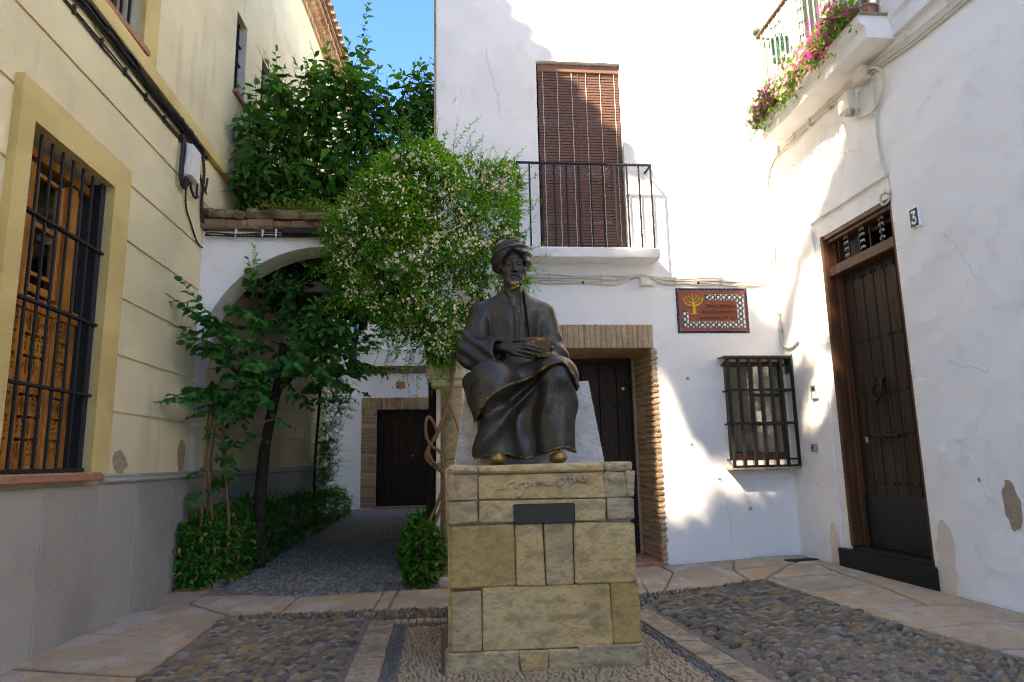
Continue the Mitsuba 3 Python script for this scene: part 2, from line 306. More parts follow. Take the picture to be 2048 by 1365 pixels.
flags = [
 # along the cream house, left
 [(-2.79, .8), (-1.82, .8), (-1.83, 2.3), (-2.79, 2.4)], [(-2.79, 2.4), (-1.83, 2.3), (-1.83, 3.7), (-2.79, 3.75)],
 [(-2.79, 3.75), (-1.83, 3.7), (-1.83, 4.62), (-2.79, 4.95)], [(-2.79, 4.95), (-1.83, 4.62), (-1.83, 5.55), (-2.79, 5.85)],
 [(-2.79, 5.85), (-1.83, 5.55), (-1.83, 6.3), (-2.36, 6.9), (-2.79, 6.62)], [(-2.79, 6.62), (-2.36, 6.9), (-2.38, 7.28), (-2.79, 7.52)], [(-2.79, 7.52), (-2.38, 7.28), (-2.38, 7.66), (-2.79, 7.66)],
 # the row before the arch
 [(-2.36, 6.9), (-1.83, 6.3), (-1.42, 6.32), (-1.40, 7.02), (-1.9, 7.22), (-2.38, 7.28)], [(-1.42, 6.32), (-.62, 6.28), (-.60, 7.16), (-1.40, 7.02)],
 [(-.62, 6.28), (-.50, 6.28), (-.46, 7.18), (-.60, 7.16)], [(-.50, 6.28), (.34, 6.26), (.35, 7.2), (-.46, 7.18)],
 [(.34, 6.26), (1.15, 6.35), (1.15, 7.45), (.35, 7.2)],
 # in front of the white house
 [(1.15, 6.35), (1.9, 6.55), (2.05, 7.35), (1.15, 7.45)], [(1.9, 6.55), (2.06, 6.58), (2.5, 7.62), (2.05, 7.5)],
 [(2.06, 6.58), (3.02, 6.82), (3.14, 7.5), (2.5, 7.62)], [(1.15, 7.45), (2.05, 7.35), (2.5, 7.62), (2.5, 8.09), (1.15, 8.09)],
 [(2.5, 7.62), (3.14, 7.5), (3.4, 8.09), (2.5, 8.09)], [(3.14, 7.5), (3.75, 7.45), (4.24, 7.9), (4.24, 8.09), (3.4, 8.09)],
 [(3.02, 6.82), (3.18, 6.84), (3.75, 7.45), (3.14, 7.5)], [(3.18, 6.84), (3.95, 6.75), (4.05, 7.35), (3.75, 7.45)], [(4.05, 7.35), (4.24, 7.3), (4.24, 7.9), (3.75, 7.45)],
 # along the right house
 [(3.18, 6.84), (3.2, 6.1), (3.93, 6.2), (3.95, 6.75)], [(3.2, 6.1), (3.22, 5.35), (3.78, 5.3), (3.93, 6.2)], [(3.93, 6.2), (3.78, 5.3), (4.24, 5.2), (4.24, 7.3), (4.05, 7.35), (3.95, 6.75)],
 [(3.22, 5.35), (3.28, 4.72), (4.24, 4.65), (4.24, 5.2), (3.78, 5.3)], [(3.28, 4.72), (3.36, 4.15), (4.24, 4.0), (4.24, 4.65)], [(3.36, 4.15), (3.42, 3.3), (4.24, 3.2), (4.24, 4.0)],
 [(3.42, 3.3), (3.42, 2.0), (4.24, 2.0), (4.24, 3.2)], [(3.42, 2.0), (3.42, .8), (4.24, .8), (4.24, 2.0)]]
for i, pl in enumerate(flags): part(PV, 'flagstone', slab_piece(pl), f'flag_stone_{"abcab"[i*7 % 5]}')

def pebble_base():
    b = trimesh.creation.icosphere(subdivisions=1, radius=1.0)
    keep = (b.vertices[b.faces][:, :, 2].mean(1) > -.25)
    m = trimesh.Trimesh(b.vertices, b.faces[keep], process=False); m.remove_unreferenced_vertices(); return m
PB = pebble_base(); PBV, PBF = np.array(PB.vertices), np.array(PB.faces)
PB_PLY = [ply(trimesh.Trimesh(PBV*np.array([1, 1, 1])*(1+.16*(meshkit.noise(PBV*1.7+s*9, s)[:, None]-.5)*2), PBF, process=False), None, True) for s in range(4)]
def pebbles(parent, poly, dx, dy, shape, ang, jit, name, nparts=300, mats=7, zsink=.12, mat_prefix='cobble', only=None, kind_name='small_pebbles', plainmat=None, thin=1.0):
    """Real stones set in the mortar over a polygon: the largest to the camera as parts, the rest as one mesh per tone."""
    x0, y0, x1, y1 = poly.bounds; ca, sa_ = math.cos(math.radians(ang)), math.sin(math.radians(ang))
    L = math.hypot(x1-x0, y1-y0); c = np.array([(x0+x1)/2, (y0+y1)/2])
    nu, nv = int(L/dx)+2, int(L/dy)+2
    U, V = np.meshgrid(np.arange(-nu//2, nu//2+1), np.arange(-nv//2, nv//2+1), indexing='ij')
    u = (U+.5*(V % 2))*dx; v = V*dy
    u = u+rng.uniform(-jit, jit, u.shape)*dx; v = v+rng.uniform(-jit, jit, u.shape)*dy*.8
    pts = np.c_[(c[0]+u*ca-v*sa_).ravel(), (c[1]+u*sa_+v*ca).ravel()]
    pts = pts[shapely.contains_xy(poly.buffer(-min(dx, dy)*.35), pts[:, 0], pts[:, 1])]
    n = len(pts); s = np.array(shape)*rng.uniform(.82, 1.18, (n, 3)); a = math.radians(ang)+rng.normal(0, .22, n)
    z = ground_z(pts[:, 0], pts[:, 1])-.012-s[:, 2]*zsink+s[:, 2]*rng.uniform(-.15, .2, n)
    tone = rng.integers(0, mats, n)
    d = np.hypot(pts[:, 0], pts[:, 1]); vis = (pts[:, 1] > .9) & (pts[:, 1] > 3.7)
    order = np.argsort(np.where(vis, d, 1e3))[:nparts] if nparts else np.array([], int)
    isp = np.zeros(n, bool); isp[order] = True
    R = np.zeros((n, 4, 4)); R[:, 3, 3] = 1
    R[:, 0, 0] = np.cos(a)*s[:, 0]; R[:, 1, 0] = np.sin(a)*s[:, 0]; R[:, 0, 1] = -np.sin(a)*s[:, 1]; R[:, 1, 1] = np.cos(a)*s[:, 1]; R[:, 2, 2] = s[:, 2]
    tilt = rng.normal(0, .25, n); R[:, 2, 0] = tilt*s[:, 2]
    R[:, :2, 3] = pts; R[:, 2, 3] = z
    for i in order: part(parent, name, PB_PLY[i % 4], plainmat or f'{mat_prefix}_{tone[i]}', tw=R[i])
    for t in range(mats):
        q = np.where(~isp & (tone == t))[0]
        if len(q) == 0: continue
        vs = np.einsum('kij,nj->kni', R[q][:, :3, :3], PBV)+R[q][:, None, :3, 3]
        fs = PBF[None]+(np.arange(len(q))*len(PBV))[:, None, None]
        part(parent, kind_name, trimesh.Trimesh(vs.reshape(-1, 3), fs.reshape(-1, 3), process=False), plainmat or f'{mat_prefix}_{t}', smooth=True, kind='stuff')
# right cobbles: lens-shaped stones on edge, and a border of round ones
CR = thing('cobbled_paving', 'cobbled panel of dark river stones on the right, towards the planked door', None, kind='structure')
polyR = sg.Polygon([(1.75, 5.85), (1.95, 6.32), (3.1, 6.72), (3.18, 6.1), (3.2, 5.3), (3.22, 4.75), (1.93, 4.5)])
scene[CR] = ply(on_ground(extr_xy(polyR.buffer(.1), -.05, -.012)), 'mortar')
pebbles(CR, polyR, .094, .036, (.062, .0205, .038), 4, .22, 'cobble')
CB = thing('cobbled_border', 'border of rounder brown pebbles in front of the right cobbled panel', None, kind='structure')
polyB = sg.Polygon([(1.93, 4.5), (3.22, 4.75), (3.42, 3.6), (3.42, 2.2), (1.9, 2.2), (1.88, 3.9)])
scene[CB] = ply(on_ground(extr_xy(polyB.buffer(.1), -.05, -.0125)), 'mortar')
pebbles(CB, polyB, .055, .050, (.032, .027, .031), 40, .3, 'cobble')
CL = thing('cobbled_paving', 'cobbled panel of grey and ochre stones on the left, beside the brick edging', None, kind='structure')
polyL = sg.Polygon([(-1.82, 2.2), (-1.82, 6.24), (-1.68, 6.02), (-.66, 5.98), (-.62, 2.2)])
scene[CL] = ply(on_ground(extr_xy(polyL.buffer(.05), -.05, -.0128)), 'mortar')
pebbles(CL, polyL, .088, .039, (.058, .0225, .036), 38, .22, 'cobble')
CS = thing('pebble_strip', 'narrow strip of upright dark pebbles in front of the flagstones by the arch', None, kind='structure')
polyS = sg.Polygon([(-1.80, 6.27), (-1.66, 6.03), (-.64, 6.0), (-.5, 5.9), (1.62, 5.92), (1.95, 6.34), (3.14, 6.74), (3.1, 6.82), (1.9, 6.52), (1.15, 6.33), (.34, 6.24), (-.6, 6.26)])
scene[CS] = ply(on_ground(extr_xy(polyS.buffer(.02), -.05, -.0132)), 'mortar')
pebbles(CS, polyS, .046, .060, (.021, .034, .034), 8, .2, 'cobble', nparts=200, kind_name='small_pebbles')
# brick edging round the mosaic
BE = thing('brick_edging', 'pale brick edging that frames the pebble mosaic around the pedestal', None, kind='structure')
runs = [((-.50, 5.79), (-.47, 2.0), .20), ((1.60, 5.76), (1.86, 2.0), .20), ((-.6, 5.785), (1.72, 5.785), .13)]
ebase = []
for (a, b, w) in runs:
    a, b = np.array(a), np.array(b); L = np.linalg.norm(b-a); t = (b-a)/L; nn = np.array([-t[1], t[0]]); n = int(L/.062)
    q = sg.LineString([a, b]).buffer(w/2, cap_style=2); ebase.append(extr_xy(q, -.06, -.0115))
    for i in range(n):
        c = a+t*(i+.5)*.062; 
        if a[1] > b[1]+.5 and c[1] < 3.6 and i % 1 == 0 and c[1] < 3.3: continue
        hw = w/2*rng.uniform(.95, 1.0); hz = .004+rng.uniform(-.003, .004); e = .027*rng.uniform(.93, 1.03)
        bx = cbox(-hw, hw, -e, e, -.06, hz, .005, .0015)
        Rm = np.array([[nn[0], t[0], 0], [nn[1], t[1], 0], [0, 0, 1.0]])
        part(BE, 'brick', on_ground(moved(bx, Rm, [c[0], c[1], 0])), 'edge_brick')
scene[BE] = ply(on_ground(cat_(ebase)), 'mortar')
# mosaic
MO = thing('pebble_mosaic', 'fine tan pebble mosaic with a dark border around the pedestal', None, kind='structure')
polyM = sg.Polygon([(-.39, 5.7), (1.50, 5.7), (1.75, 2.4), (-.36, 2.4)]).difference(rect(-.02, 4.37, 1.25, 5.72))
scene[MO] = ply(on_ground(extr_xy(polyM, -.05, -.0122)), 'mortar')
inner = sg.Polygon([(-.30, 5.62), (1.41, 5.62), (1.63, 2.5), (-.27, 2.5)])
nearM = rect(-1, 3.55, 3, 6)
pebbles(MO, polyM.intersection(inner).intersection(nearM), .028, .040, (.0120, .0175, .015), 25, .38, 'pebble', nparts=0, mats=1, plainmat='mosaic_pebble', kind_name='mosaic_pebbles')
pebbles(MO, polyM.difference(inner).intersection(nearM), .029, .040, (.0125, .0175, .015), 10, .38, 'pebble', nparts=0, mats=1, plainmat='mosaic_dark', kind_name='dark_mosaic_pebbles')
# alley path
AP = thing('alley_path', 'grey pebbled path that runs under the arch to the back door', None, kind='structure')
polyA = sg.Polygon([(-2.40, 7.68), (-1.9, 7.25), (-1.40, 7.05), (-.6, 7.18), (-.12, 7.22), (-.12, 18.5), (-2.40, 18.5)])
pm = grid_sheet(-2.45, -.1, 7.0, 18.55, 8, 40, -.0125); scene[AP] = ply(on_ground(pm), 'path_pebbles')
pebbles(AP, polyA.intersection(rect(-3, 7, 0, 11.5)), .050, .036, (.026, .0165, .020), 70, .25, 'cobble', nparts=160, mats=3, kind_name='path_pebbles', mat_prefix='path_stone')
kerb = thing('path_kerb', 'low stone kerb between the alley path and the hedge', None, kind='structure')
kp = []
for i in range(22):
    y0 = 7.64+i*.48; part(kerb, 'kerbstone', on_ground(cbox(-2.47, -2.385, y0, y0+.47, -.05, .055+rng.uniform(-.006, .006), .008, .002)), 'flag_stone_c')
part(kerb, 'kerbstone', on_ground(cbox(-2.79, -2.47, 7.56, 7.64, -.05, .03, .008, .002)), 'terracotta')
SB = thing('planting_bed', 'dark soil bed under the hedge along the cream house', None, kind='structure')
scene[SB] = ply(on_ground(box(-2.8, -2.47, 7.645, 18, -.05, .02)), 'bark')
DR = thing('drain_cover', 'dark metal drain cover set in the pavement by the corner', None, kind='structure')
scene[DR] = ply(on_ground(cbox(3.85, 4.2, 7.62, 7.74, -.03, .012, .004)), 'iron')

# ================================================================ CREAM HOUSE (left)
XL = -2.78
CH = thing('cream_house', 'tall cream house with yellow window surrounds and a grey stone plinth', 'house')
WY0, WY1, WZ0, WZ1 = 4.53, 5.655, 1.235, 3.555        # the large window's opening
body = sg.Polygon([(3.5, -.1), (16.5, -.1), (16.5, 4.86), (3.5, 4.86)]).difference(rect(WY0, WZ0-.03, WY1, WZ1))
part(CH, 'wall', cat_([extr_yz(body, XL-.42, XL-.018)]), 'cream_plaster')
zs = [1.20, 1.71, 2.195, 2.69, 3.215, 3.725, 4.27, 4.832]
for z0, z1 in zip(zs[:-1], zs[1:]):
    c = rect(3.5, z0+(.014 if z0 > 1.3 else 0), 16.5, z1-.014).difference(rect(4.365, 1.1, 5.93, 3.81).buffer(.001))
    for g in getattr(c, 'geoms', [c]):
        if g.area > .02: part(CH, 'wall_course', extr_yz(g, XL-.02, XL), 'cream_plaster')
sur = rect(4.365, 1.20, 5.93, 3.81).difference(rect(WY0, 1.1, WY1, WZ1))
part(CH, 'window_surround', extr_yz(sur, XL-.02, XL+.055), 'yellow_plaster')
part(CH, 'plinth', box(XL-.3, XL-.004, 3.5, 16.5, -.1, 1.125), 'mortar')
js = [3.5, 4.4, 5.13, 5.85, 6.56, 7.36, 8.15, 8.95, 9.75, 10.6, 11.4, 12.3, 13.2, 14.1, 15.0, 16.5]
for a, b in zip(js[:-1], js[1:]):
    part(CH, 'plinth_slab', cbox(XL-.03, XL+.02+rng.uniform(-.0015, .0015), a+.0028, b-.0028, -.08, 1.125, .005), 'granite')
prof = [(XL-.02, 1.126), (XL+.034, 1.126), (XL+.042, 1.145), (XL+.034, 1.160), (XL+.024, 1.168), (XL+.028, 1.19), (XL+.018, 1.2), (XL-.02, 1.2)]
m = extr_xz(prof, 5.93, 16.5); part(CH, 'plinth_moulding', m, 'granite', smooth=30)
part(CH, 'plinth_moulding', extr_xz(prof, 3.5, 4.36), 'granite', smooth=30)
part(CH, 'window_sill', cbox(XL-.25, XL+.09, 4.28, 5.78, 1.155, 1.222, .012), 'terracotta')
# large window: reveal, iron grille, wooden window with lattice shutters
W = part(CH, 'window', cat_([box(-3.2, XL-.008, WY1, WY1+.02, WZ0, WZ1), box(-3.2, XL-.008, WY0-.02, WY0, WZ0, WZ1), box(-3.2, XL-.008, WY0, WY1, WZ1, WZ1+.02)]), 'reveal_grey')
part(W, 'shutter_box', cat_([box(-3.06, -2.795, WY1-.042, WY1-.002, WZ0, WZ1-.003), box(-3.06, -2.795, WY0+.002, WY0+.04, WZ0, WZ1-.003)]), 'cabinet_dark')
room(W, -5.6, -3.205, 4.0, 7.2, .6, 4.2, 'x1')
ys = [4.60, 4.725, 4.86, 5.0, 5.14, 5.285, 5.43, 5.575]
for y in ys: part(W, 'bar', cbox(-2.80, -2.782, y-.009, y+.009, WZ0+.01, WZ1-.005, .003), 'iron_blue')
for z in (2.975, 2.38, 1.815): part(W, 'crossbar', cbox(-2.812, -2.768, WY0-.01, WY1+.03, z-.011, z+.011, .003), 'iron_blue')
part(W, 'crossbar', cbox(-2.82, -2.765, WY0+.01, WY1-.02, WZ0-.008, WZ0+.02, .003), 'iron_blue')
XW = -2.945
WS = .975
def wbox(y0, y1, z0, z1, d0=-.03, d1=.03, c=.004): return cbox(XW+d0, XW+d1, (y0 if y0 > 4.71 else 4.62)*WS, y1*WS if y1 < 5.69 else 5.613, z0, z1-.03*(z1 > 3.4), c)
fr = [wbox(4.70, 5.70, 3.45, 3.55, -.04, .05), wbox(4.98, 5.08, 2.45, 3.45), wbox(5.48, 5.58, 2.45, 3.45, -.03, .05), wbox(5.58, 5.70, 2.45, 3.45, -.05, .0), wbox(4.70, 4.98, 2.45, 3.45, -.03, .0)]
part(W, 'wooden_frame', cat_(fr), 'orange_wood')
sash = [wbox(5.08, 5.13, 2.50, 3.42, -.02, .012), wbox(5.43, 5.48, 2.50, 3.42, -.02, .012), wbox(5.13, 5.43, 3.36, 3.42, -.02, .012), wbox(5.13, 5.43, 2.50, 2.56, -.02, .012), wbox(5.13, 5.43, 2.98, 3.02, -.02, .012), wbox(5.13, 5.43, 2.62, 2.65, -.02, .012)]
part(W, 'sash', cat_(sash), 'orange_wood')
for a, b in ((2.66, 2.98), (3.02, 3.36)):
    part(W, 'pane', box(XW-.012, XW-.008, 5.13*WS, 5.43*WS, a, b), 'window_glass')
part(W, 'rail', wbox(4.70, 5.70, 2.36, 2.46, -.03, .045), 'orange_wood')
def lattice(y0, y1, z0, z1, seed):
    g = np.random.default_rng(seed); p = rect(y0, z0, y1, z1); cuts = []
    b = .02; cols = np.linspace(y0+b, y1-b, 4 if y1-y0 > .3 else 3)
    for c0, c1 in zip(cols[:-1], cols[1:]):
        z = z0+.03; flip = g.integers(0, 2)
        while z < z1-.12:
            w = c1-c0; cx = (c0+c1)/2
            if flip:
                cuts.append(sg.LineString([(cx, z+.02), (cx, z+.105)]).buffer(.013, cap_style=1))
                for q in (-.3, .3): cuts.append(sg.LineString([(cx+q*w, z+.05), (cx+q*w, z+.08)]).buffer(.006))
            else:
                for q in (.015, .05, .09): cuts.append(sg.Point(cx-.28*w, z+q+.02).buffer(.0125, 6)); cuts.append(sg.Point(cx+.28*w, z+q+.02).buffer(.0125, 6))
            cuts.append(sg.LineString([(cx-.34*w, z+.137), (cx+.34*w, z+.137)]).buffer(.0115))
            z += .155; flip = 1-flip
    return extr_yz(p.difference(shapely.union_all(cuts)), XW+.005, XW+.03)
sh = 5
for (a, b) in ((4.68, 5.04), (5.08, 5.42), (5.47, 5.68)):
    for (z0, z1) in ((1.87, 2.34), (1.29, 1.80)):
        part(W, 'lattice_panel', lattice(a*WS, b*WS, z0, z1, sh), 'orange_wood'); sh += 1
st = [wbox(4.62, 4.68, 1.24, 2.36), wbox(5.04, 5.08, 1.24, 2.36), wbox(5.42, 5.47, 1.24, 2.36, -.03, .04), wbox(5.68, 5.72, 1.24, 2.36), wbox(4.68, 5.68, 1.80, 1.87, -.028, .028), wbox(4.68, 5.68, 1.24, 1.29, -.028, .028), wbox(4.68, 5.68, 2.335, 2.36, -.028, .028)]
part(W, 'shutter_frame', cat_(st), 'orange_wood')
# string course and upper floor
prof = [(XL-.1, 4.834), (XL+.06, 4.834), (XL+.065, 4.85), (XL+.055, 4.985), (XL-.1, 4.99)]
part(CH, 'string_course', extr_xz(prof, 3.5, 16.5), 'yellow_plaster')
XU = lambda y: -2.80+(y-7.5)*.045
def upper(poly, d0, d1):        # (y, z) polygon on the slightly turned upper wall, d outwards
    m = extr_yz(poly, d0, d1); v = np.array(m.vertices); v[:, 0] += XU(v[:, 1]); m.vertices = v; return m
S1, S2 = rect(8.55, 6.12, 8.95, 7.27), rect(9.62, 6.12, 10.02, 7.25); UW = rect(4.95, 5.13, 6.13, 7.3)
up = sg.Polygon([(3.5, 4.99), (7.5, 4.99), (7.5, 4.99), (16.5, 4.99), (16.5, 9.72), (7.5, 9.72), (7.5, 10.9), (3.5, 10.9)]).difference(shapely.union_all([S1, S2, UW]))
part(CH, 'upper_wall', upper(up, -.4, 0), 'cream_plaster')
us = rect(4.6, 4.992, 6.40, 7.6).difference(UW); part(CH, 'window_surround', upper(us, -.03, .05), 'yellow_plaster')
W2 = part(CH, 'upper_window', upper(UW.buffer(.02).difference(UW), -.38, -.002), 'reveal_grey')
part(W2, 'window_sill', upper(rect(4.88, 5.075, 6.17, 5.13), -.2, .10), 'terracotta')
room(W2, -5.6, -3.33, 4.2, 7.2, 5.0, 7.7, 'x1')
part(W2, 'wooden_frame', upper(rect(4.95, 5.13, 6.13, 7.3).difference(shapely.union_all([rect(5.02, 5.2, 5.5, 7.2), rect(5.58, 5.2, 6.06, 7.2)])), -.27, -.22), 'door_wood_warm')
part(W2, 'pane', upper(rect(5.02, 5.2, 6.06, 7.2), -.25, -.247), 'window_glass')
for y in np.arange(5.03, 6.10, .135): part(W2, 'bar', upper(rect(y-.010, 5.14, y+.010, 7.29), -.03, -.01), 'iron_blue')
for z in (5.19, 5.9): part(W2, 'crossbar', upper(rect(4.96, z-.01, 6.12, z+.01), -.04, .0), 'iron_blue')
for S in (S1, S2):
    a, z0, b, z1 = S.bounds
    W3 = part(CH, 'slot_window', upper(S.buffer(.015, join_style=2).difference(S), -.38, -.002), 'reveal_grey')
    part(W3, 'window_sill', upper(rect(a-.03, z0-.045, b+.03, z0), -.1, .045), 'terracotta')
    room(W3, -5.6, -3.22, a-.4, b+.2, z0-.8, z1+.2, 'x1')
    part(W3, 'shutter', upper(rect(a, z0, b, z1).difference(shapely.union_all([rect(a+.03, z0+q, b-.03, z0+q+.22) for q in (.04, .31, .58, .85)])), -.14, -.11), 'cabinet_dark')
    for y in (a+.1, a+.2, a+.3): part(W3, 'bar', upper(rect(y-.008, z0, y+.008, z1), -.09, -.07), 'iron_blue')
    for q in (.28, .56, .84): part(W3, 'crossbar', upper(rect(a, z0+q-.008, b, z0+q+.008), -.095, -.065), 'iron_blue')
part(CH, 'house_core', cat_([box(-9, -5.8, 3.5, 7.48, -.1, 10.9), box(-9, -5.8, 7.48, 16.5, -.1, 9.7), box(-5.8, -3.4, 16.2, 16.5, -.1, 9.7), box(-5.8, -3.4, 3.5, 16.5, 9.3, 9.7), box(-5.8, -3.4, 3.51, 3.8, -.1, 10.9), box(-5.8, -3.4, 3.5, 7.48, 10.5, 10.9)]), 'cream_plaster')
part(CH, 'end_wall', cat_([box(-9, XL-.02, 3.47, 3.5, -.1, 10.9)]), 'cream_plaster')
# cornice of bricks and the tiled eave (far part: in view; near part: out of the frame, it casts the scalloped shadow)
def cornice(y0, y1, zw, parts=True):
    tag = 0
    bl = []
    for i, y in enumerate(np.arange(y0, y1-.1, .25)):
        xx = XU(y+.12); bl.append(cbox(xx-.1, xx+.05, y+.003, y+.247, zw, zw+.10, .006, .002))
    base = []
    for i, y in enumerate(np.arange(y0, y1-.1, .15)):     # dog-tooth row
        xx = XU(y+.07); R = rot([0, 0, 1], 45)
        base.append(moved(cbox(-.085, .085, -.085, .085, zw+.102, zw+.20, .005), R, [xx+.06, y+.075, 0]))
    top = []
    for i, y in enumerate(np.arange(y0, y1-.1, .25)):
        xx = XU(y+.12); top.append(cbox(xx-.1, xx+.24, y+.003, y+.247, zw+.202, zw+.29, .006, .002))
    return bl, base, top
def roof_tile(x, y, z, L, r, up_=True, slope=18, w=1.0):
    n = 9; a = np.linspace(0, np.pi, n); th = .016
    o = np.c_[np.cos(a)*r, np.sin(a)*r*.85]; i_ = np.c_[np.cos(a)*(r-th), np.sin(a)*(r-th)*.85]
    if not up_: o[:, 1] *= -1; i_[:, 1] *= -1
    poly = np.vstack([o, i_[::-1]])
    m = extr(sg.Polygon(poly), L); v = m.vertices; V = np.c_[-v[:, 2], v[:, 0], v[:, 1]]
    # taper towards the upper end
    s = 1-.14*v[:, 2]/L; V[:, 1] *= s; V[:, 2] *= s
    m.vertices = V; m.fix_normals()
    return moved(moved(m, rot([0, 1, 0], slope)), t=[x, y, z])
for (y0, y1, zw, nm) in ((10.2, 16.5, 9.72, 1), (3.4, 7.4, 10.9, 0)):
    bl, dg, tp = cornice(y0, y1, zw)
    if nm:
        for b in bl: part(CH, 'cornice_brick', b, f'brick_{"ab"[rng.integers(0, 2)]}')
        for b in dg: part(CH, 'dogtooth_brick', b, f'brick_{"ab"[rng.integers(0, 2)]}')
        for b in tp: part(CH, 'cornice_brick', b, f'brick_{"abc"[rng.integers(0, 3)]}')
    else:
        part(CH, 'near_cornice', cat_(bl+dg+tp), 'brick_a')
    ex = .38; zt = zw+.31
    rf = sg.Polygon([(y0, 0), (y1, 0), (y1, .05), (y0, .05)])
    sl = math.tan(math.radians(18))
    V = []
    for y in (y0-.12, y1):
        xx = XU(y)
        V += [[xx+.30, y, zt-.01], [xx+.30, y, zt+.03], [xx-3.2, y, zt+.03+3.5*sl], [xx-3.2, y, zt-.01+3.5*sl]]
    part(CH, 'roof_slope', hull(V), 'roof_clay')
    far = []
    for j, y in enumerate(np.arange(y0-.05, y1, .245)):
        xx = XU(y)
        if nm:
            R = part(CH, 'cover_tile', roof_tile(xx+ex+.02+rng.uniform(-.02, .02), y, zt+.055, .46, .088), 'roof_clay', smooth=40)
            part(CH, 'pan_tile', roof_tile(xx+ex, y+.1225, zt+.10, .46, .082, False), 'roof_clay', smooth=40)
        else:
            far += [roof_tile(xx+ex+.02, y, zt+.055, .46, .088), roof_tile(xx+ex, y+.1225, zt+.10, .46, .082, False)]
        for q in range(1, 8):
            far.append(roof_tile(xx+ex-.36*q, y, zt+.055+.36*q*sl+.02, .42, .088))
    part(CH, 'roof_tiles', cat_(far), 'roof_clay', smooth=40, kind='stuff')
# flaked plaster (bare render showing) low on the wall
def blob(cx, cz, rx, rz, n=26, seed=0):
    g = np.random.default_rng(seed); a = np.arange(n)/n*2*np.pi; r = 1+.35*(meshkit.fbm(np.c_[np.cos(a)*1.6+seed, np.sin(a)*1.6, a*0], 3, seed)-.5)*2+g.normal(0, .05, n)
    return sg.Polygon(np.c_[cx+np.cos(a)*rx*r, cz+np.sin(a)*rz*r]).buffer(0)
for i, (y, z, ry, rz) in enumerate(((6.24, 1.285, .14, .10), (7.62, 1.37, .10, .20), (11.2, 1.3, .1, .11))):
    part(CH, 'bare_patch', extr_yz(blob(y, z, ry, rz, seed=i+3).intersection(rect(3, 1.202, 20, 3)), XL-.01, XL+.003), 'bare_render')
# cables along the string course, cabinet
def sag(p0, p1, n=14, s=.02, seed=0, w=.008):
    g = np.random.default_rng(seed); t = np.linspace(0, 1, n)[:, None]; p = np.asarray(p0)*(1-t)+np.asarray(p1)*t
    p[:, 2] -= s*np.abs(np.sin(t[:, 0]*np.pi*(2+seed % 4))); p[1:-1] += g.normal(0, w, (n-2, 3))*np.array([.3, 1, 1]); return spline(p, n*3)
BC = thing('cable_bundle', 'thick bundle of black cables clipped under the yellow string course', 'cables')
for i in range(11):
    r = [.011, .009, .013, .008][i % 4]; h = 4.815-.021*(i % 4)-.004*(i//4); x = XL+.02+.016*(i//4)
    part(BC, 'cable', tube(sag([x, 3.55, h+.02], [x, 7.72-.1*(i % 3), h-.01], 22, .022, i, .010), r, 6), 'cable_black', smooth=True)
for i in range(5):
    y = 6.66+.13*i; part(BC, 'splice', tube(spline([[XL+.05, y, 4.80], [XL+.075, y+.07, 4.77+.012*(i % 2)], [XL+.05, y+.14, 4.74]], 9), [.016, .022, .028, .03, .03, .028, .024, .02, .014], 8), 'cable_black', smooth=True)
TC = thing('cable_pair', 'two thin dark cables running below the black cable bundle', 'cables')
for i in range(2):
    part(TC, 'cable', tube(sag([XL+.012, 3.55, 4.66-.03*i], [XL+.012, 7.15, 4.68-.03*i], 16, .012, i+20, .003), .0075, 6), 'cable_black', smooth=True)
for y in np.arange(4.9, 7.1, .42): part(TC, 'clip', cbox(XL-.002, XL+.026, y, y+.02, 4.62, 4.70, .004), 'cable_black')
JB = thing('junction_box', 'white plastic junction box on the cream wall with black cables looped below it', 'junction box')
part(JB, 'box', cbox(XL, XL+.105, 7.06, 7.33, 4.28, 4.64, .012), 'box_white')
part(JB, 'lid', cbox(XL+.105, XL+.122, 7.065, 7.325, 4.285, 4.635, .008), 'box_white')
for i, y in enumerate((7.12, 7.19, 7.26)): part(JB, 'gland', rod([XL+.05, y, 4.29], [XL+.05, y, 4.25], .014), 'cable_black')
loops = [([[XL+.03, 7.02, 4.74], [XL+.05, 6.99, 4.55], [XL+.05, 6.97, 4.30], [XL+.05, 7.02, 4.16], [XL+.05, 7.10, 4.15], [XL+.05, 7.12, 4.26]], .016), ([[XL+.03, 7.04, 4.74], [XL+.06, 7.03, 4.5], [XL+.06, 7.0, 4.28], [XL+.05, 7.06, 4.18], [XL+.05, 7.17, 4.2], [XL+.05, 7.19, 4.26]], .013),
         ([[XL+.05, 7.26, 4.26], [XL+.05, 7.32, 4.19], [XL+.05, 7.44, 4.17], [XL+.05, 7.45, 4.4], [XL+.05, 7.48, 4.46], [XL+.04, 7.62, 4.40], [XL+.04, 7.78, 4.55]], .013), ([[XL+.05, 7.14, 4.25], [XL+.03, 7.2, 4.1], [XL+.02, 7.28, 3.97], [XL+.02, 7.38, 3.9], [XL+.02, 7.62, 3.74], [XL+.02, 7.80, 3.72]], .010),
         ([[XL+.03, 7.56, 4.78], [XL+.04, 7.66, 4.6], [XL+.03, 7.68, 4.3], [XL+.03, 7.72, 4.05], [XL+.04, 7.80, 3.96]], .016), ([[XL+.03, 7.6, 4.78], [XL+.03, 7.68, 4.46], [XL+.03, 7.74, 4.1], [XL+.05, 7.82, 3.94]], .010), ([[XL+.02, 7.5, 4.6], [XL+.02, 7.75, 4.42], [XL+.02, 7.84, 4.38]], .009)]
for p, r in loops: part(JB, 'cable', tube(spline(p, 26), r, 7), 'cable_black', smooth=True)

# ================================================================ ARCH WALL across the alley
YA = 7.85
AW = thing('arch_wall', 'white garden wall with a round arch and a mossy brown coping', 'wall')
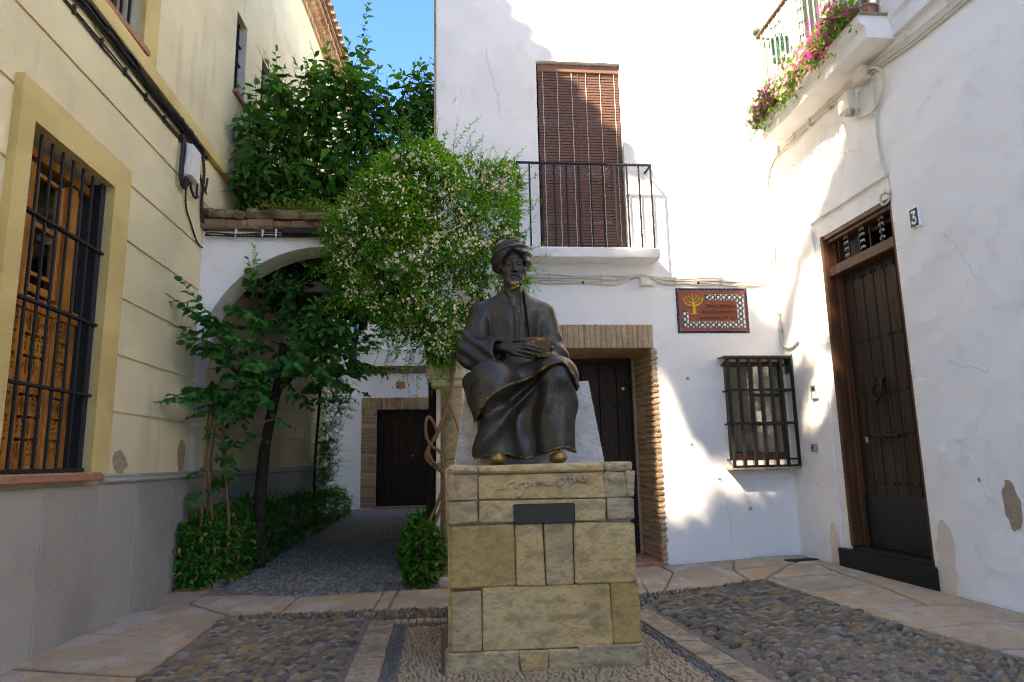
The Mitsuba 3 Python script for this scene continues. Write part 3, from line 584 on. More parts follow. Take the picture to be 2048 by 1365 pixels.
# arch intrados: a half circle centred near x = -1.36
acx, acz, ar = -1.38, 2.36, 1.40
arc = [(acx+ar*math.cos(t), acz+ar*math.sin(t)) for t in np.linspace(0, np.pi, 40)]
hole = sg.Polygon([(acx+ar, -.2)]+arc+[(acx-ar, -.2)]).buffer(0)
wall = rect(-2.80, -.1, -.02, 3.93).difference(hole)
part(AW, 'wall', extr_xz(wall, YA, YA+.42), 'white_plaster', smooth=30)
part(AW, 'coping_core', box(-2.79, -.02, YA+.0, YA+.46, 3.93, 4.12), 'coping')
gq = np.random.default_rng(51); x = -2.79
while x < -.05:
    w = gq.uniform(.17, .30); x1 = min(x+w, -.02); j = gq.normal(0, .012, 8)
    part(AW, 'coping_tile', hull([[xx, y, z] for xx in (x+.004, x1-.004) for (y, z) in ((YA-.075+j[0], 3.945+j[1]*.4), (YA-.095+j[0], 3.975), (YA-.085+j[0], 4.045+j[2]*.5), (YA+.2, 4.06), (YA+.2, 3.95))]), 'coping_pale')
    x = x1
x = -2.79
while x < -.05:
    w = gq.uniform(.10, .24); x1 = min(x+w, -.02); j = gq.normal(0, .016, 8)
    part(AW, 'coping_tile', hull([[xx+gq.normal(0, .012), y, z] for xx in (x+.002, x1-.002) for (y, z) in ((YA-.115+j[0], 4.062+j[1]*.4), (YA-.13+j[0], 4.095), (YA-.12+j[2], 4.135+j[3]*.6), (YA-.05+j[4], 4.185+j[5]), (YA+.12, 4.225+j[6]), (YA+.45, 4.13), (YA+.45, 4.06))]), 'coping')
    x = x1
CT = thing('corrugated_conduit', 'black corrugated conduit fixed below the coping of the arch', 'conduit')
q = []
for i in range(44): q.append(moved(trimesh.creation.cylinder(.052 if i % 2 else .043, .0132, sections=12), rot([0, 1, 0], 90), [-1.86+.013*i, YA-.09, 3.905]))
scene[CT] = ply(cat_(q), 'cable_black', 30)
ACB = thing('arch_cables', 'black cables strung along the top of the arch wall below the coping', 'cables')
for i in range(5):
    h = 3.93-.018*i; part(ACB, 'cable', tube(sag([XL+.05, YA-.03-.01*i, h+.06*(i < 2)], [-.1, YA-.045-.008*(i % 3), h+.02], 16, .014, i+40, .005), .009, 6), 'cable_black', smooth=True)
for x in (-2.4, -2.1, -1.95, -1.2): part(ACB, 'clip', cbox(x, x+.016, YA-.075, YA, 3.845, 3.95, .003), 'box_white')
# pergola beam seen through the arch, and the passage house beyond
PG = thing('pergola', 'pale timber beams of a pergola above the alley behind the arch', 'pergola')
for i, (p0, p1) in enumerate((((-2.78, 8.95, 3.55), (-.1, 9.0, 3.55)), ((-2.78, 10.4, 3.6), (-.1, 10.4, 3.6)), ((-1.45, 8.3, 3.70), (-1.42, 12.4, 3.70)), ((-.75, 8.3, 3.70), (-.75, 12.4, 3.70)), ((-2.1, 8.3, 3.70), (-2.1, 12.4, 3.70)))):
    d = np.array(p1)-np.array(p0); m = cbox(p0[0], p1[0], p0[1]-.05, p0[1]+.05, p0[2]-.06, p0[2]+.06, .008) if abs(d[0]) > abs(d[1]) else cbox(p0[0]-.05, p0[0]+.05, p0[1], p1[1], p0[2]-.06, p0[2]+.06, .008)
    part(PG, 'beam', m, 'seat_stone' if i == 0 else 'old_beam')
PH = thing('passage_house', 'shaded upper storey of a house that bridges the alley on wooden beams', 'house')
part(PH, 'wall', box(-2.76, -.11, 12.5, 14.6, 4.30, 6.2), 'old_beam')
for i in range(8): part(PH, 'joist', cbox(-2.6+.33*i, -2.5+.33*i, 12.5, 14.6, 4.19, 4.31, .01), 'old_beam')
part(PH, 'beam', cbox(-2.77, -.1, 12.3, 12.5, 3.95, 4.4, .012), 'old_beam')

# back house with the dark door
YB = 18.5
BH = thing('back_house', 'white house at the end of the alley with a dark brick-framed door', 'house')
D0, D1 = -1.82, -.42
bw = rect(-4.5, -.1, .0, 9.0).difference(rect(D0, -.2, D1, 2.66))
part(BH, 'wall', extr_xz(bw, YB, YB+.4), 'white_plaster')
part(BH, 'beam', cbox(-2.6, -.1, YB-.06, YB+.02, 3.62, 3.82, .01, .004), 'old_beam')
part(BH, 'moulding', cbox(-2.36, -.1, YB-.03, YB+.02, 4.24, 4.30, .01), 'white_plaster')
part(BH, 'sill_step', cbox(D0-.05, D1+.05, YB-.12, YB+.2, .02, .115, .01), 'terracotta')
for i in range(26):
    z = .10+i*.0985
    for (a, b) in ((D0-.38, D0), (D1, D1+.30)):
        part(BH, 'brick', cbox(a, b, YB-.025, YB+.25, z+.008, z+.091, .006, .003), f'brick_{"abc"[rng.integers(0, 3)]}')
for i in range(30):
    x = D0-.38+i*.0695; lean = (x-(-1.12))*.06
    part(BH, 'lintel_brick', moved(cbox(0, .060, YB-.027, YB+.25, 2.66, 2.965, .006, .002), t=[x, 0, 0]), f'brick_{"abc"[rng.integers(0, 3)]}')
part(BH, 'brick_bed', extr_xz(rect(D0-.37, .1, D1+.29, 2.95).difference(rect(D0+.006, -.2, D1-.006, 2.668)), YB-.012, YB+.2), 'brick_mortar')
BD = part(BH, 'door', box(D0, D1, YB+.22, YB+.27, .1, 2.68), 'door_wood')
for i in range(7): part(BD, 'plank', cbox(D0+.2*i+.004, D0+.2*i+.196, YB+.195, YB+.225, .1, 2.66, .006), 'door_wood')
st = [dome([D0+.2*i+o, YB+.195, z], [0, -1, 0], .014, .010) for i in range(7) for o in (.04, .16) for z in (.4, 1.0, 1.6, 2.3)]
part(BD, 'stud', cat_(st), 'iron', smooth=True, kind='stuff')
part(BD, 'knocker', dome([-.85, YB+.19, 1.42], [0, -1, 0], .035, .03), 'brass', smooth=True)
NT = thing('number_plaque', 'small terracotta plaque on the white wall above the far dark door', 'plaque')
part(NT, 'tile', extr_xz(rect(-1.27, 3.24, -1.08, 3.38).buffer(.025, 4), YB-.02, YB+.001), 'terracotta')
single('drainpipe', 'blue drainpipe at the corner of the far white house', 'pipe', rod([-2.40, YB-.06, 3.83], [-2.40, YB-.06, 7], .05, 10), 'blue_pipe', 40)

# ================================================================ WHITE HOUSE (front)
YF = 8.1
WH = thing('white_house', 'whitewashed house facing the courtyard with a shuttered balcony door and brick-framed entrance', 'house')
BDo = rect(1.205, 3.80, 2.33, 6.42); DOo = rect(.98, -.2, 2.575, 2.875); LWo = rect(3.45, 1.19, 4.225, 2.41)
fw = rect(-.10, -.15, 4.26, 8.8).difference(shapely.union_all([BDo, DOo, LWo]))
part(WH, 'wall', extr_xz(fw, YF, YF+.95), 'white_plaster')
part(WH, 'side_wall', box(-.10, .3, YF+.95, 18.5, -.15, 8.8), 'white_plaster')
part(WH, 'house_core', cat_([box(-.06, 4.3, YF+3.6, 18.4, 3.0, 8.75), box(.25, 4.3, YF+.9, YF+3.7, 7.2, 8.75)]), 'white_plaster')
part(WH, 'corner_bead', box(-.125, -.095, YF-.012, YF+.05, 2.2, 8.8), 'bare_render')
# entrance: brick lintel and jamb, planked door
lb = []
for i in range(24):
    x = .965+i*.0672
    part(WH, 'lintel_brick', moved(cbox(0, .044, YF-.016+rng.uniform(-.004, .004), YF+.86, 2.578, 2.872, .007, .0035), t=[x, 0, 0]), f'brick_{"bba"[rng.integers(0, 3)]}')
part(WH, 'lintel_mortar', box(.98, 2.572, YF-.004, YF+.86, 2.59, 2.868), 'brick_mortar')
for i in range(38):
    z = -.02+i*.0683; e = rng.uniform(-.006, .007)
    part(WH, 'jamb_brick', cbox(2.535+e*.7, 2.612+rng.uniform(-.011, .011), YF-.012+rng.uniform(-.006, .006), YF+.40, z, z+.043+rng.uniform(-.004, .005), .008, .004), f'brick_{"aabbc"[rng.integers(0, 5)]}')
    part(WH, 'jamb_brick', cbox(2.535+rng.uniform(-.006, .01), 2.6, YF+.415, YF+.80, z, z+.043, .008, .004), f'brick_{"ab"[rng.integers(0, 2)]}')
for b_ in ((2.548, 2.60, YF-.002, YF+.80), (2.515, 2.60, YF+.80, YF+.95), (.98, 1.12, YF, YF+.95)): part(WH, 'jamb_mortar', box(*b_, -.1, 2.578), 'brick_mortar')
part(WH, 'threshold', cbox(1.1, 2.56, YF-.04, YF+.9, -.1, .035, .01), 'terracotta')
YD = YF+.84
ED = part(WH, 'door', box(1.12, 2.52, YD+.05, YD+.09, .03, 2.58), 'door_wood')
for i in range(6): part(ED, 'plank', cbox(1.12+.237*i+.004, 1.12+.237*i+.233, YD+.018, YD+.052, .03, 2.50, .006), 'door_wood')
part(ED, 'frame', cat_([cbox(1.12, 2.52, YD-.01, YD+.04, 2.50, 2.58, .006), cbox(2.485, 2.52, YD-.01, YD+.04, .03, 2.50, .006)]), 'door_wood')
for z in (2.40, 1.93, 1.45, .97, .5):
    for i in range(1, 6):
        for o in (-.042, .042): part(ED, 'stud', dome([1.12+.237*i+o, YD+.018, z], [0, -1, 0], .017, .014), 'iron', smooth=True)
part(ED, 'lock', dome([2.40, YD+.016, 2.17], [0, -1, 0], .032, .014), 'brass', smooth=True)
# balcony door with a slatted roller blind
BL = part(WH, 'balcony_door', cat_([cbox(1.21, 2.325, YF+.28, YF+.33, a_, b_, .008) for a_, b_ in ((3.81, 4.3), (6.2, 6.41))]+[cbox(a_, b_, YF+.28, YF+.33, 4.3, 6.2, .008) for a_, b_ in ((1.21, 1.32), (1.71, 1.82), (2.21, 2.325))]), 'door_wood')
part(BL, 'pane', box(1.32, 2.21, YF+.30, YF+.303, 4.3, 6.2), 'window_glass'); room(BL, .6, 3.2, YF+.955, YF+3.2, 3.7, 6.6, 'y0')
BV = part(WH, 'roller_blind', cbox(1.225, 2.325, YF+.055, YF+.13, 6.30, 6.405, .008), 'blind_box')
zz = np.linspace(3.90, 6.285, 62)
for i, z in enumerate(zz):
    part(BV, 'slat', cbox(1.235+.004*math.sin(i*.7), 2.318, YF+.075+.004*math.sin(i*.23), YF+.089+.004*math.sin(i*.23), z-.0163, z+.0163, .005), 'blind_slat')
for x in np.linspace(1.30, 2.26, 6): part(BV, 'cord', rod([x, YF+.068, 3.88], [x, YF+.068, 6.31], .0042, 5), 'blind_cord')
part(BV, 'seam', box(1.762, 1.776, YF+.069, YF+.073, 3.9, 6.4), 'blind_slat')
# balcony slab and iron railing
BB = part(WH, 'balcony', cbox(.85, 2.65, YF-.27, YF+.1, 3.655, 3.79, .014), 'white_plaster')
part(BB, 'top_rail', cbox(.885, 2.60, YF-.252, YF-.222, 4.865, 4.89, .004), 'iron_blue')
for x in (.895, 2.59): part(BB, 'side_rail', cbox(x-.012, x+.012, YF-.23, YF+.02, 4.866, 4.889, .004), 'iron_blue')
for x in np.linspace(.897, 2.588, 12): part(BB, 'bar', cbox(x-.010, x+.010, YF-.247, YF-.227, 3.77, 4.87, .003), 'iron_blue')
part(WH, 'balcony_sill', cbox(1.21, 2.325, YF-.02, YF+.27, 3.78, 3.845, .01), 'white_plaster')
# small caged window
LW = part(WH, 'caged_window', cat_([cbox(3.45, 4.225, YF+.05, YF+.10, 2.35, 2.41, .006), cbox(3.45, 4.225, YF+.05, YF+.10, 1.19, 1.285, .006), cbox(3.45, 3.485, YF+.05, YF+.10, 1.285, 2.35, .006), cbox(4.19, 4.225, YF+.05, YF+.10, 1.285, 2.35, .006)]), 'door_wood_warm')
room(LW, 2.65, 4.24, YF+.955, YF+3.2, .1, 2.9, 'y0')
part(LW, 'pane', box(3.485, 4.19, YF+.068, YF+.071, 1.285, 2.35), 'window_glass')
for z in np.arange(1.31, 2.34, .027): part(LW, 'slat', moved(cbox(3.50, 4.18, -.011, .011, -.0012, .0012, .0005), rot([1, 0, 0], -48), [0, YF+.13, z]), 'cream_slat')
part(LW, 'muntin', cat_([box(3.80, 3.84, YF+.058, YF+.078, 1.285, 2.35), box(3.84, 4.19, YF+.058, YF+.078, 1.62, 1.65), box(3.84, 4.19, YF+.058, YF+.078, 1.97, 2.0)]), 'door_wood')
CY = YF-.19
for i in range(7):
    x = 3.425+.1345*i; part(LW, 'bar', cbox(x-.0175, x+.0175, CY-.014, CY+.014, 1.125, 2.42, .003), 'iron')
for z in (2.03, 1.63): part(LW, 'crossbar', cbox(3.39, 4.25, CY-.02, CY+.02, z-.014, z+.014, .003), 'iron')
part(LW, 'crossbar', cbox(3.39, 4.25, CY-.024, CY+.02, 2.408, 2.44, .005, .002), 'iron')
part(LW, 'crossbar', cbox(3.40, 4.245, CY-.016, CY+.016, 1.112, 1.135, .003), 'iron')
for z in (1.2, 1.63, 2.03, 2.36):
    for x in (3.425, 4.232): part(LW, 'side_bar', cbox(x-.011, x+.011, CY, YF+.02, z-.010, z+.010, .003), 'iron')
part(LW, 'sill', cbox(3.40, 4.245, CY-.01, YF+.1, 1.075, 1.112, .008), 'bare_render')
part(LW, 'hood', cbox(3.385, 4.245, CY-.012, YF+.02, 2.441, 2.455, .004), 'bare_render')
part(LW, 'hinge_plate', cbox(4.236, 4.247, CY-.03, YF-.02, 2.24, 2.46, .004), 'pot_green')
# nails and marks on the wall
for x, z in ((2.985, 2.2), (2.975, 1.40), (3.30, .98), (3.66, .62)): part(WH, 'wall_hook', cat_([rod([x, YF+.01, z], [x+.01, YF-.035, z], .008, 6), dome([x, YF, z], [0, -1, 0], .022, .008)]), 'steel', smooth=40)
g = np.random.default_rng(41)
def crack(p0, p1, ax, n=16, amp=.02):
    t = np.linspace(0, 1, n)[:, None]; p = np.asarray(p0, float)*(1-t)+np.asarray(p1, float)*t; j = np.cumsum(g.normal(0, amp, (n, 3)), axis=0); j -= j[-1]*t; j[:, ax] = 0; return tube(p+j, np.r_[.0005, np.full(n-2, .0011), .0004], 4)
for p0, p1 in (((.25, YF, 5.2), (1.1, YF, 4.6)), ((.55, YF, 6.6), (.75, YF, 5.4)), ((1.6, YF, 6.50), (2.25, YF, 6.47)), ((3.3, YF, 1.0), (3.45, YF, .2)), ((2.9, YF, 5.0), (3.4, YF, 4.3))): part(WH, 'crack', crack(p0, p1, 1), 'mortar')
# tiled commemorative panel
def plane_xz(m, x, y, z, sx=1.0, sz=1.0):   # mesh drawn in xy, extruded +z  ->  on a wall facing -y
    v = np.array(m.vertices); return trimesh.Trimesh(np.c_[x+v[:, 0]*sx, y-v[:, 2], z+v[:, 1]*sz], m.faces, process=False)
TP = thing('tile_plaque', 'red glazed tile panel with a yellow candelabrum, white star border and dark lettering', 'plaque')
px0, px1, pz0, pz1 = 2.895, 3.83, 2.765, 3.345; yt = YF-.012
part(TP, 'backing', box(px0, px1, yt+.004, YF+.02, pz0, pz1), 'paint_white')
bw_ = .032
cols = np.linspace(px0+bw_, px1-bw_, 6); rows = np.linspace(pz0+bw_, pz1-bw_, 4)
for a, b in zip(cols[:-1], cols[1:]):
    for c, d in zip(rows[:-1], rows[1:]): part(TP, 'tile', cbox(a+.0007, b-.0007, yt, YF, c+.0007, d-.0007, .0015), 'tile_red')
    for (c, d) in ((pz0, pz0+bw_), (pz1-bw_, pz1)): part(TP, 'border_tile', cbox(a+.0015, b-.0015, yt, YF, c+.001, d-.001, .002), 'tile_blue')
for c, d in zip(rows[:-1], rows[1:]):
    for (a, b) in ((px0, px0+bw_), (px1-bw_, px1)): part(TP, 'border_tile', cbox(a+.001, b-.001, yt, YF, c+.0015, d-.0015, .002), 'tile_blue')
for a in (px0, px1-bw_):
    for c in (pz0, pz1-bw_): part(TP, 'border_tile', cbox(a+.001, a+bw_-.001, yt, YF, c+.001, c+bw_-.001, .002), 'tile_blue')
W_, H_ = px1-px0, pz1-pz0
def pic(u, v): return (px0+u*W_, pz1-v*H_)
# star border: u, v are fractions of the panel
cent = [pic(.437+.0768*i, .205) for i in range(7)]+[pic(.892, .205+.122*i) for i in range(1, 6)]
cent += [pic(.892-.0785*i, .815) for i in range(0, 11)]+[pic(.107, .815-.122*i) for i in range(1, 3)]
s_ = W_*.0768
ban = [rect(*pic(.425, .270), *pic(.925, .135)), rect(*pic(.845, .880), *pic(.945, .16)), rect(*pic(.10, .880), *pic(.935, .745)), rect(*pic(.075, .86), *pic(.16, .535))]
white, dark = [], []
for (x, z) in cent:
    hx = sg.Polygon([(x+s_*.31*math.cos(a), z+s_*.31*math.sin(a)) for a in np.arange(6)*np.pi/3+np.pi/6])
    white.append(hx)
    for q in range(6):
        a = q*np.pi/3
        p0 = (x+s_*.62*math.cos(a), z+s_*.62*math.sin(a)); p1 = (x+s_*.62*math.cos(a+2*np.pi/3), z+s_*.62*math.sin(a+2*np.pi/3))
        dark.append(sg.LineString([p0, p1]).buffer(s_*.075, cap_style=2))
band = shapely.union_all([sg.box(min(b.bounds[0], b.bounds[2]), b.bounds[1], b.bounds[2], b.bounds[3]) for b in ban])
dk = shapely.union_all(dark).intersection(band.buffer(.012)); wt = band.difference(dk)
part(TP, 'star_border', extr_xz(wt, yt-.0008, yt+.003), 'paint_white'); part(TP, 'star_lines', extr_xz(dk, yt-.0010, yt+.003), 'paint_dark')
mn = []
ax, az = pic(.235, .36)
def arcline(rx, v0, vb, w):
    t = np.linspace(0, np.pi, 17); top = pic(0, v0)[1]; bot = pic(0, vb)[1]
    return sg.LineString([(ax+rx*math.cos(q), top-(top-bot)*math.sin(q)) for q in t]).buffer(w)
mn += [arcline(.132*W_, .235, .39, .006), arcline(.092*W_, .20, .325, .005), arcline(.05*W_, .175, .255, .0045)]
for ru, v in ((.132, .228), (-.132, .228), (.092, .195), (-.092, .195), (.05, .17), (-.05, .17), (0, .14)):
    x, z = pic(.235+ru, v); mn.append(rect(x-.014, z-.003, x+.014, z+.003)); 
x, z0 = pic(.235, .55); _, z1 = pic(.235, .15); mn.append(rect(x-.006, z0, x+.006, z1))
x, z = pic(.245, .37); mn.append(rect(x-.017, z-.02, x+.012, z+.02))
x0_, z0_ = pic(.225, .555); x1_, z1_ = pic(.262, .38); mn.append(rect(x0_, z0_, x1_, z1_)); x0_, z0_ = pic(.19, .575); x1_, z1_ = pic(.29, .555); mn.append(rect(x0_, z0_, x1_, z1_))
part(TP, 'candelabrum', extr_xz(shapely.union_all(mn), yt-.0009, yt+.003), 'paint_yellow')
for txt, u, v, h, wid in (('Córdoba a Maimónides', .405, .435, .036, .42), ('en el 850 aniversario de', .345, .565, .036, .495), ('su nacimiento 1135-1985', .305, .695, .036, .535)):
    t = meshkit.text_mesh(txt, h, .0016, True); bw2 = np.ptp(t.vertices[:, 0]); x, z = pic(u, v)
    part(TP, 'lettering', plane_xz(t, x, yt-.0001, z, wid*W_/bw2, 1.15), 'paint_dark')

# cables across the white wall
FC = thing('cream_cables', 'cream painted cables strung across the white wall below the balcony', 'cables')
for i in range(6):
    h = 3.50-.016*i
    part(FC, 'cable', tube(spline(np.vstack([sag([.2, YF-.012-.006*(i % 3), h+.01], [2.35, YF-.012-.006*(i % 3), h-.02*(i % 2)], 12, .012, i+60, .005)[::4], [[2.5, YF-.03, 3.49+.01*(i % 3)]], sag([2.7, YF-.012-.005*(i % 3), h-.01], [4.02, YF-.012-.006*(i % 3), h-.03], 10, .018, i+70, .006)[::4],
        [[4.14, YF-.02, h+.01*i], [4.215, YF-.018-.006*i, 3.66+.02*i], [4.235-.005*i, YF-.012, 4.0], [4.236-.006*i, YF-.012, 5.0]]]), 90), .0105 if i % 2 else .008, 6), 'cable_cream', smooth=True)
part(FC, 'joint', cbox(1.70, 1.73, YF-.035, YF-.005, 3.395, 3.42, .006), 'cable_black'); part(FC, 'joint', cbox(3.18, 3.21, YF-.04, YF-.005, 3.395, 3.425, .006), 'cable_black')
for x in (1.3, 1.95, 2.9, 3.5, 3.85): part(FC, 'clip', cbox(x, x+.012, YF-.035, YF, 3.38, 3.52, .003), 'cable_cream')
single('junction_box', 'small square cream junction box on the cables beside the tile panel', 'junction box', cat_([cbox(2.44, 2.565, YF-.055, YF, 3.365, 3.475, .008), cbox(2.45, 2.555, YF-.062, YF-.05, 3.375, 3.465, .006), cbox(2.57, 2.63, YF-.03, YF, 3.36, 3.44, .006)]), 'box_white')
CO = thing('corner_conduit', 'pale conduit running down the inner corner and curling out above the caged window', 'conduit')
part(CO, 'pipe', tube(spline([[4.225, YF-.02, 3.45], [4.222, YF-.02, 3.1], [4.225, YF-.02, 2.75], [4.235, YF-.04, 2.62], [4.235, YF-.14, 2.555], [4.232, YF-.28, 2.55], [4.225, YF-.42, 2.60]], 40), .017, 8), 'cable_cream', smooth=True)
for z in (3.28, 3.0, 2.8): part(CO, 'clip', cbox(4.195, 4.25, YF-.045, YF, z, z+.02, .003), 'cable_cream')
UC = thing('corner_conduit', 'thin cream conduit climbing the upper inner corner to the balcony cables', 'conduit')
part(UC, 'pipe', tube(spline([[4.20, YF-.018, 3.5], [4.215, YF-.018, 4.1], [4.205, YF-.018, 4.6], [4.225, YF-.03, 4.98]], 30), .012, 8), 'cable_cream', smooth=True)

# ================================================================ RIGHT HOUSE
XR = 4.25
RH = thing('right_house', 'white house on the right with a planked door, number tile and flower balcony', 'house')
DY0, DY1, DZ0, DZ1 = 5.84, 7.06, .26, 3.68
rw = rect(-2.5, -.15, 18, 9.6).difference(rect(5.77, -.3, 7.21, 3.895)).difference(rect(5.75, 5.34, 7.0, 7.7))
part(RH, 'wall', extr_yz(rw, XR, XR+.5), 'white_plaster')
part(RH, 'door_surround', extr_yz(rect(5.77, -.1, 7.21, 3.895).difference(rect(DY0, -.3, DY1, DZ1)), XR+.032, XR+.5), 'white_plaster')
part(RH, 'end_wall', box(XR, 9, -2.9, -2.5, -.1, 9.6), 'white_plaster'); part(RH, 'house_core', box(XR+2.9, 9, -2.5, 18, 4.2, 9.5), 'white_plaster'); part(RH, 'attic', box(XR+.3, XR+3, -2.4, 17.9, 8.3, 9.5), 'white_plaster')
for i, (y, z, ry, rz) in enumerate(((4.87, .83, .085, .19), (5.64, .30, .13, .34), (7.33, .22, .10, .26), (5.16, 1.02, .012, .02))):
    part(RH, 'bare_patch', extr_yz(blob(y, z, ry, rz, seed=i+33).intersection(rect(0, .0, 9, 3).difference(rect(5.77, -1, 7.21, 4))), XR-.0035, XR+.01), 'bare_render' if i == 0 else 'flag_stone_c' if i == 3 else 'old_limewash')
for p0, p1 in (((XR, 6.9, 4.5), (XR, 6.1, 4.35)), ((XR, 5.3, 2.0), (XR, 4.9, 1.9)), ((XR, 7.9, .9), (XR, 7.5, .85)), ((XR, 5.2, 3.1), (XR, 4.9, 2.6))): part(RH, 'crack', crack(p0, p1, 0), 'mortar')
part(RH, 'step', cbox(XR-.04, XR+.20, 5.76, 7.235, -.05, .255, .008), 'step_stone')
part(RH, 'threshold', cbox(XR+.02, XR+.26, DY0, DY1, .24, .295, .008), 'step_stone')
RD = part(RH, 'door', box(XR+.21, XR+.25, DY0, DY1, .27, 3.25), 'door_wood_warm')
part(RD, 'frame', cat_([cbox(XR+.005, XR+.24, DY1-.055, DY1, .29, DZ1, .008), cbox(XR+.10, XR+.22, DY1-.115, DY1-.05, .29, DZ1-.05, .008), cbox(XR+.04, XR+.24, DY0, DY0+.045, .29, DZ1, .008), cbox(XR+.02, XR+.24, DY0, DY1, DZ1-.06, DZ1-.001, .008), cbox(XR+.05, XR+.24, DY0+.02, DY1-.03, DZ1-.10, DZ1-.055, .008)]), 'door_wood_warm')
part(RD, 'transom', cbox(XR+.035, XR+.23, DY0+.02, DY1-.03, 3.19, 3.30, .01), 'door_wood_warm')
room(RD, XR+.505, XR+2.6, DY0-.6, DY1+.4, .2, 4.1, 'x0')
pw = (DY1-.11-DY0-.04)/6
for i in range(6):
    y = DY0+.045+pw*i; part(RD, 'plank', cbox(XR+.165, XR+.215, y+.005, y+pw-.005, .82, 3.20, .008), 'door_wood')
part(RD, 'kick_plate', cbox(XR+.152, XR+.2, DY0+.045, DY1-.11, .30, .83, .004), 'kick_plate')
for z in (3.10, 2.42, 1.86, 1.42, .95):
    for i in range(7):
        y = DY0+.045+pw*i
        for o in (-.035, .035):
            if DY0+.06 < y+o < DY1-.12: part(RD, 'stud', dome([XR+.165, y+o, z], [-1, 0, 0], .017, .014), 'iron', smooth=True)
for y in np.arange(DY0+.08, DY1-.12, .085): part(RD, 'rivet', dome([XR+.152, y, .36+.03*math.sin(y*30)], [-1, 0, 0], .014, .010), 'iron', smooth=True)
yk = 6.48
kn = [dome([XR+.16, yk, 1.96], [-1, 0, 0], .045, .03), tube(spline([[XR+.13, yk-.045, 1.95], [XR+.10, yk-.075, 1.87], [XR+.09, yk-.04, 1.79], [XR+.09, yk, 1.765], [XR+.09, yk+.04, 1.79], [XR+.10, yk+.075, 1.87], [XR+.13, yk+.045, 1.95]], 24), .016, 7), dome([XR+.09, yk, 1.77], [-1, 0, 0], .03, .03), dome([XR+.15, yk-.06, 1.99], [-1, 0, 0], .02, .02), dome([XR+.15, yk+.06, 1.99], [-1, 0, 0], .02, .02)]
part(RD, 'knocker', cat_(kn), 'iron', smooth=True)
part(RD, 'handle', cat_([rod([XR+.12, 6.26, 1.415], [XR+.12, 6.62, 1.42], .017), dome([XR+.12, 6.26, 1.415], [0, -1, 0], .026, .026), dome([XR+.12, 6.45, 1.418], [-1, 0, 0], .035, .035), rod([XR+.12, 6.35, 1.415], [XR+.17, 6.35, 1.415], .012), rod([XR+.12, 6.56, 1.418], [XR+.17, 6.56, 1.418], .012)]), 'iron', smooth=40)
part(RD, 'lock', cbox(XR+.155, XR+.17, 6.80, 6.84, 1.36, 1.42, .004), 'steel')
for y in np.linspace(DY0+.10, DY1-.2, 6): part(RD, 'transom_bar', cbox(XR+.10, XR+.115, y-.008, y+.008, 3.30, 3.60, .002), 'iron')
def scroll(y, z, s, fl, plane_x):
    t = np.linspace(0, 4.2, 26); r = s*(1-.2*t); return tube(np.c_[np.full(26, plane_x), y+fl*(r*np.cos(t)-s), z+r*np.sin(t)], .0075, 5)
sc = []
for y in (6.12, 6.44, 6.72):
    for k, z in enumerate((3.36, 3.43, 3.50, 3.56)):
        for fl in (-1, 1): sc.append(scroll(y+fl*.004, z, .028, fl, XR+.108))
part(RD, 'transom_scroll', cat_(sc), 'steel', smooth=True, kind='stuff')
# number tile, bells
NB = thing('number_tile', 'blue house number tile with a white figure three beside the planked door', 'house number')
part(NB, 'tile', cbox(XR-.022, XR+.002, 5.425, 5.545, 3.245, 3.43, .006), 'paint_white')
part(NB, 'glaze', cbox(XR-.0245, XR-.02, 5.434, 5.536, 3.254, 3.421, .002), 'tile_blue')
t = meshkit.text_mesh('3', .118, .003, True); v = np.array(t.vertices); v[:, 0] -= np.mean([v[:, 0].min(), v[:, 0].max()])
part(NB, 'figure', trimesh.Trimesh(np.c_[XR-.0243-v[:, 2], 5.485-v[:, 0]*.72, 3.278+v[:, 1]], t.faces, process=False), 'paint_white')
IC = thing('intercom', 'grey metal intercom plate on the white wall between window and planked door', 'intercom')
part(IC, 'plate', cbox(XR-.03, XR+.002, 7.37, 7.50, 1.87, 2.035, .006), 'steel')
part(IC, 'speaker', cbox(XR-.0325, XR-.028, 7.40, 7.47, 1.965, 2.015, .003), 'kick_plate')
for i in range(3): part(IC, 'button', cbox(XR-.034, XR-.028, 7.40, 7.455, 1.885+.024*i, 1.90+.024*i, .002), 'box_white')
DBl = thing('doorbell', 'small grey doorbell box low on the wall below the intercom', 'doorbell')
part(DBl, 'box', cbox(XR-.045, XR+.002, 7.50, 7.585, 1.275, 1.365, .008), 'steel'); part(DBl, 'button', cbox(XR-.05, XR-.042, 7.53, 7.555, 1.31, 1.335, .004), 'kick_plate')
# balcony with string course
XB = 3.93
slab = sg.Polygon([(XR+.1, 5.085), (XB+.01, 5.085), (XB+.01, 5.20), (XB-.03, 5.225), (XB-.05, 5.25), (XB-.05, 5.315), (XR+.1, 5.315)])
RB = part(RH, 'balcony', extr_xz(slab, 5.43, 7.53), 'white_plaster')
part(RB, 'top_edge', cbox(XB-.055, XR, 5.40, 7.56, 5.316, 5.335, .006), 'bare_render')
part(RH, 'string_course', extr_xz([(XR-.055, 5.10), (XR+.02, 5.10), (XR+.02, 5.36), (XR-.085, 5.36), (XR-.085, 5.29), (XR-.055, 5.25)], -2.4, 5.43), 'white_plaster')
part(RB, 'top_rail', cbox(XB-.015, XB+.035, 5.46, 7.47, 6.42, 6.465, .01), 'old_beam')
for y in (5.47, 7.46): part(RB, 'side_rail', cbox(XB+.03, XR, y-.012, y+.012, 6.42, 6.45, .004), 'green_metal')
for y in np.r_[np.linspace(5.47, 7.46, 20)]: part(RB, 'bar', rod([XB+.01, y, 5.33], [XB+.01, y, 6.42], .011, 6), 'rail_white', smooth=40)
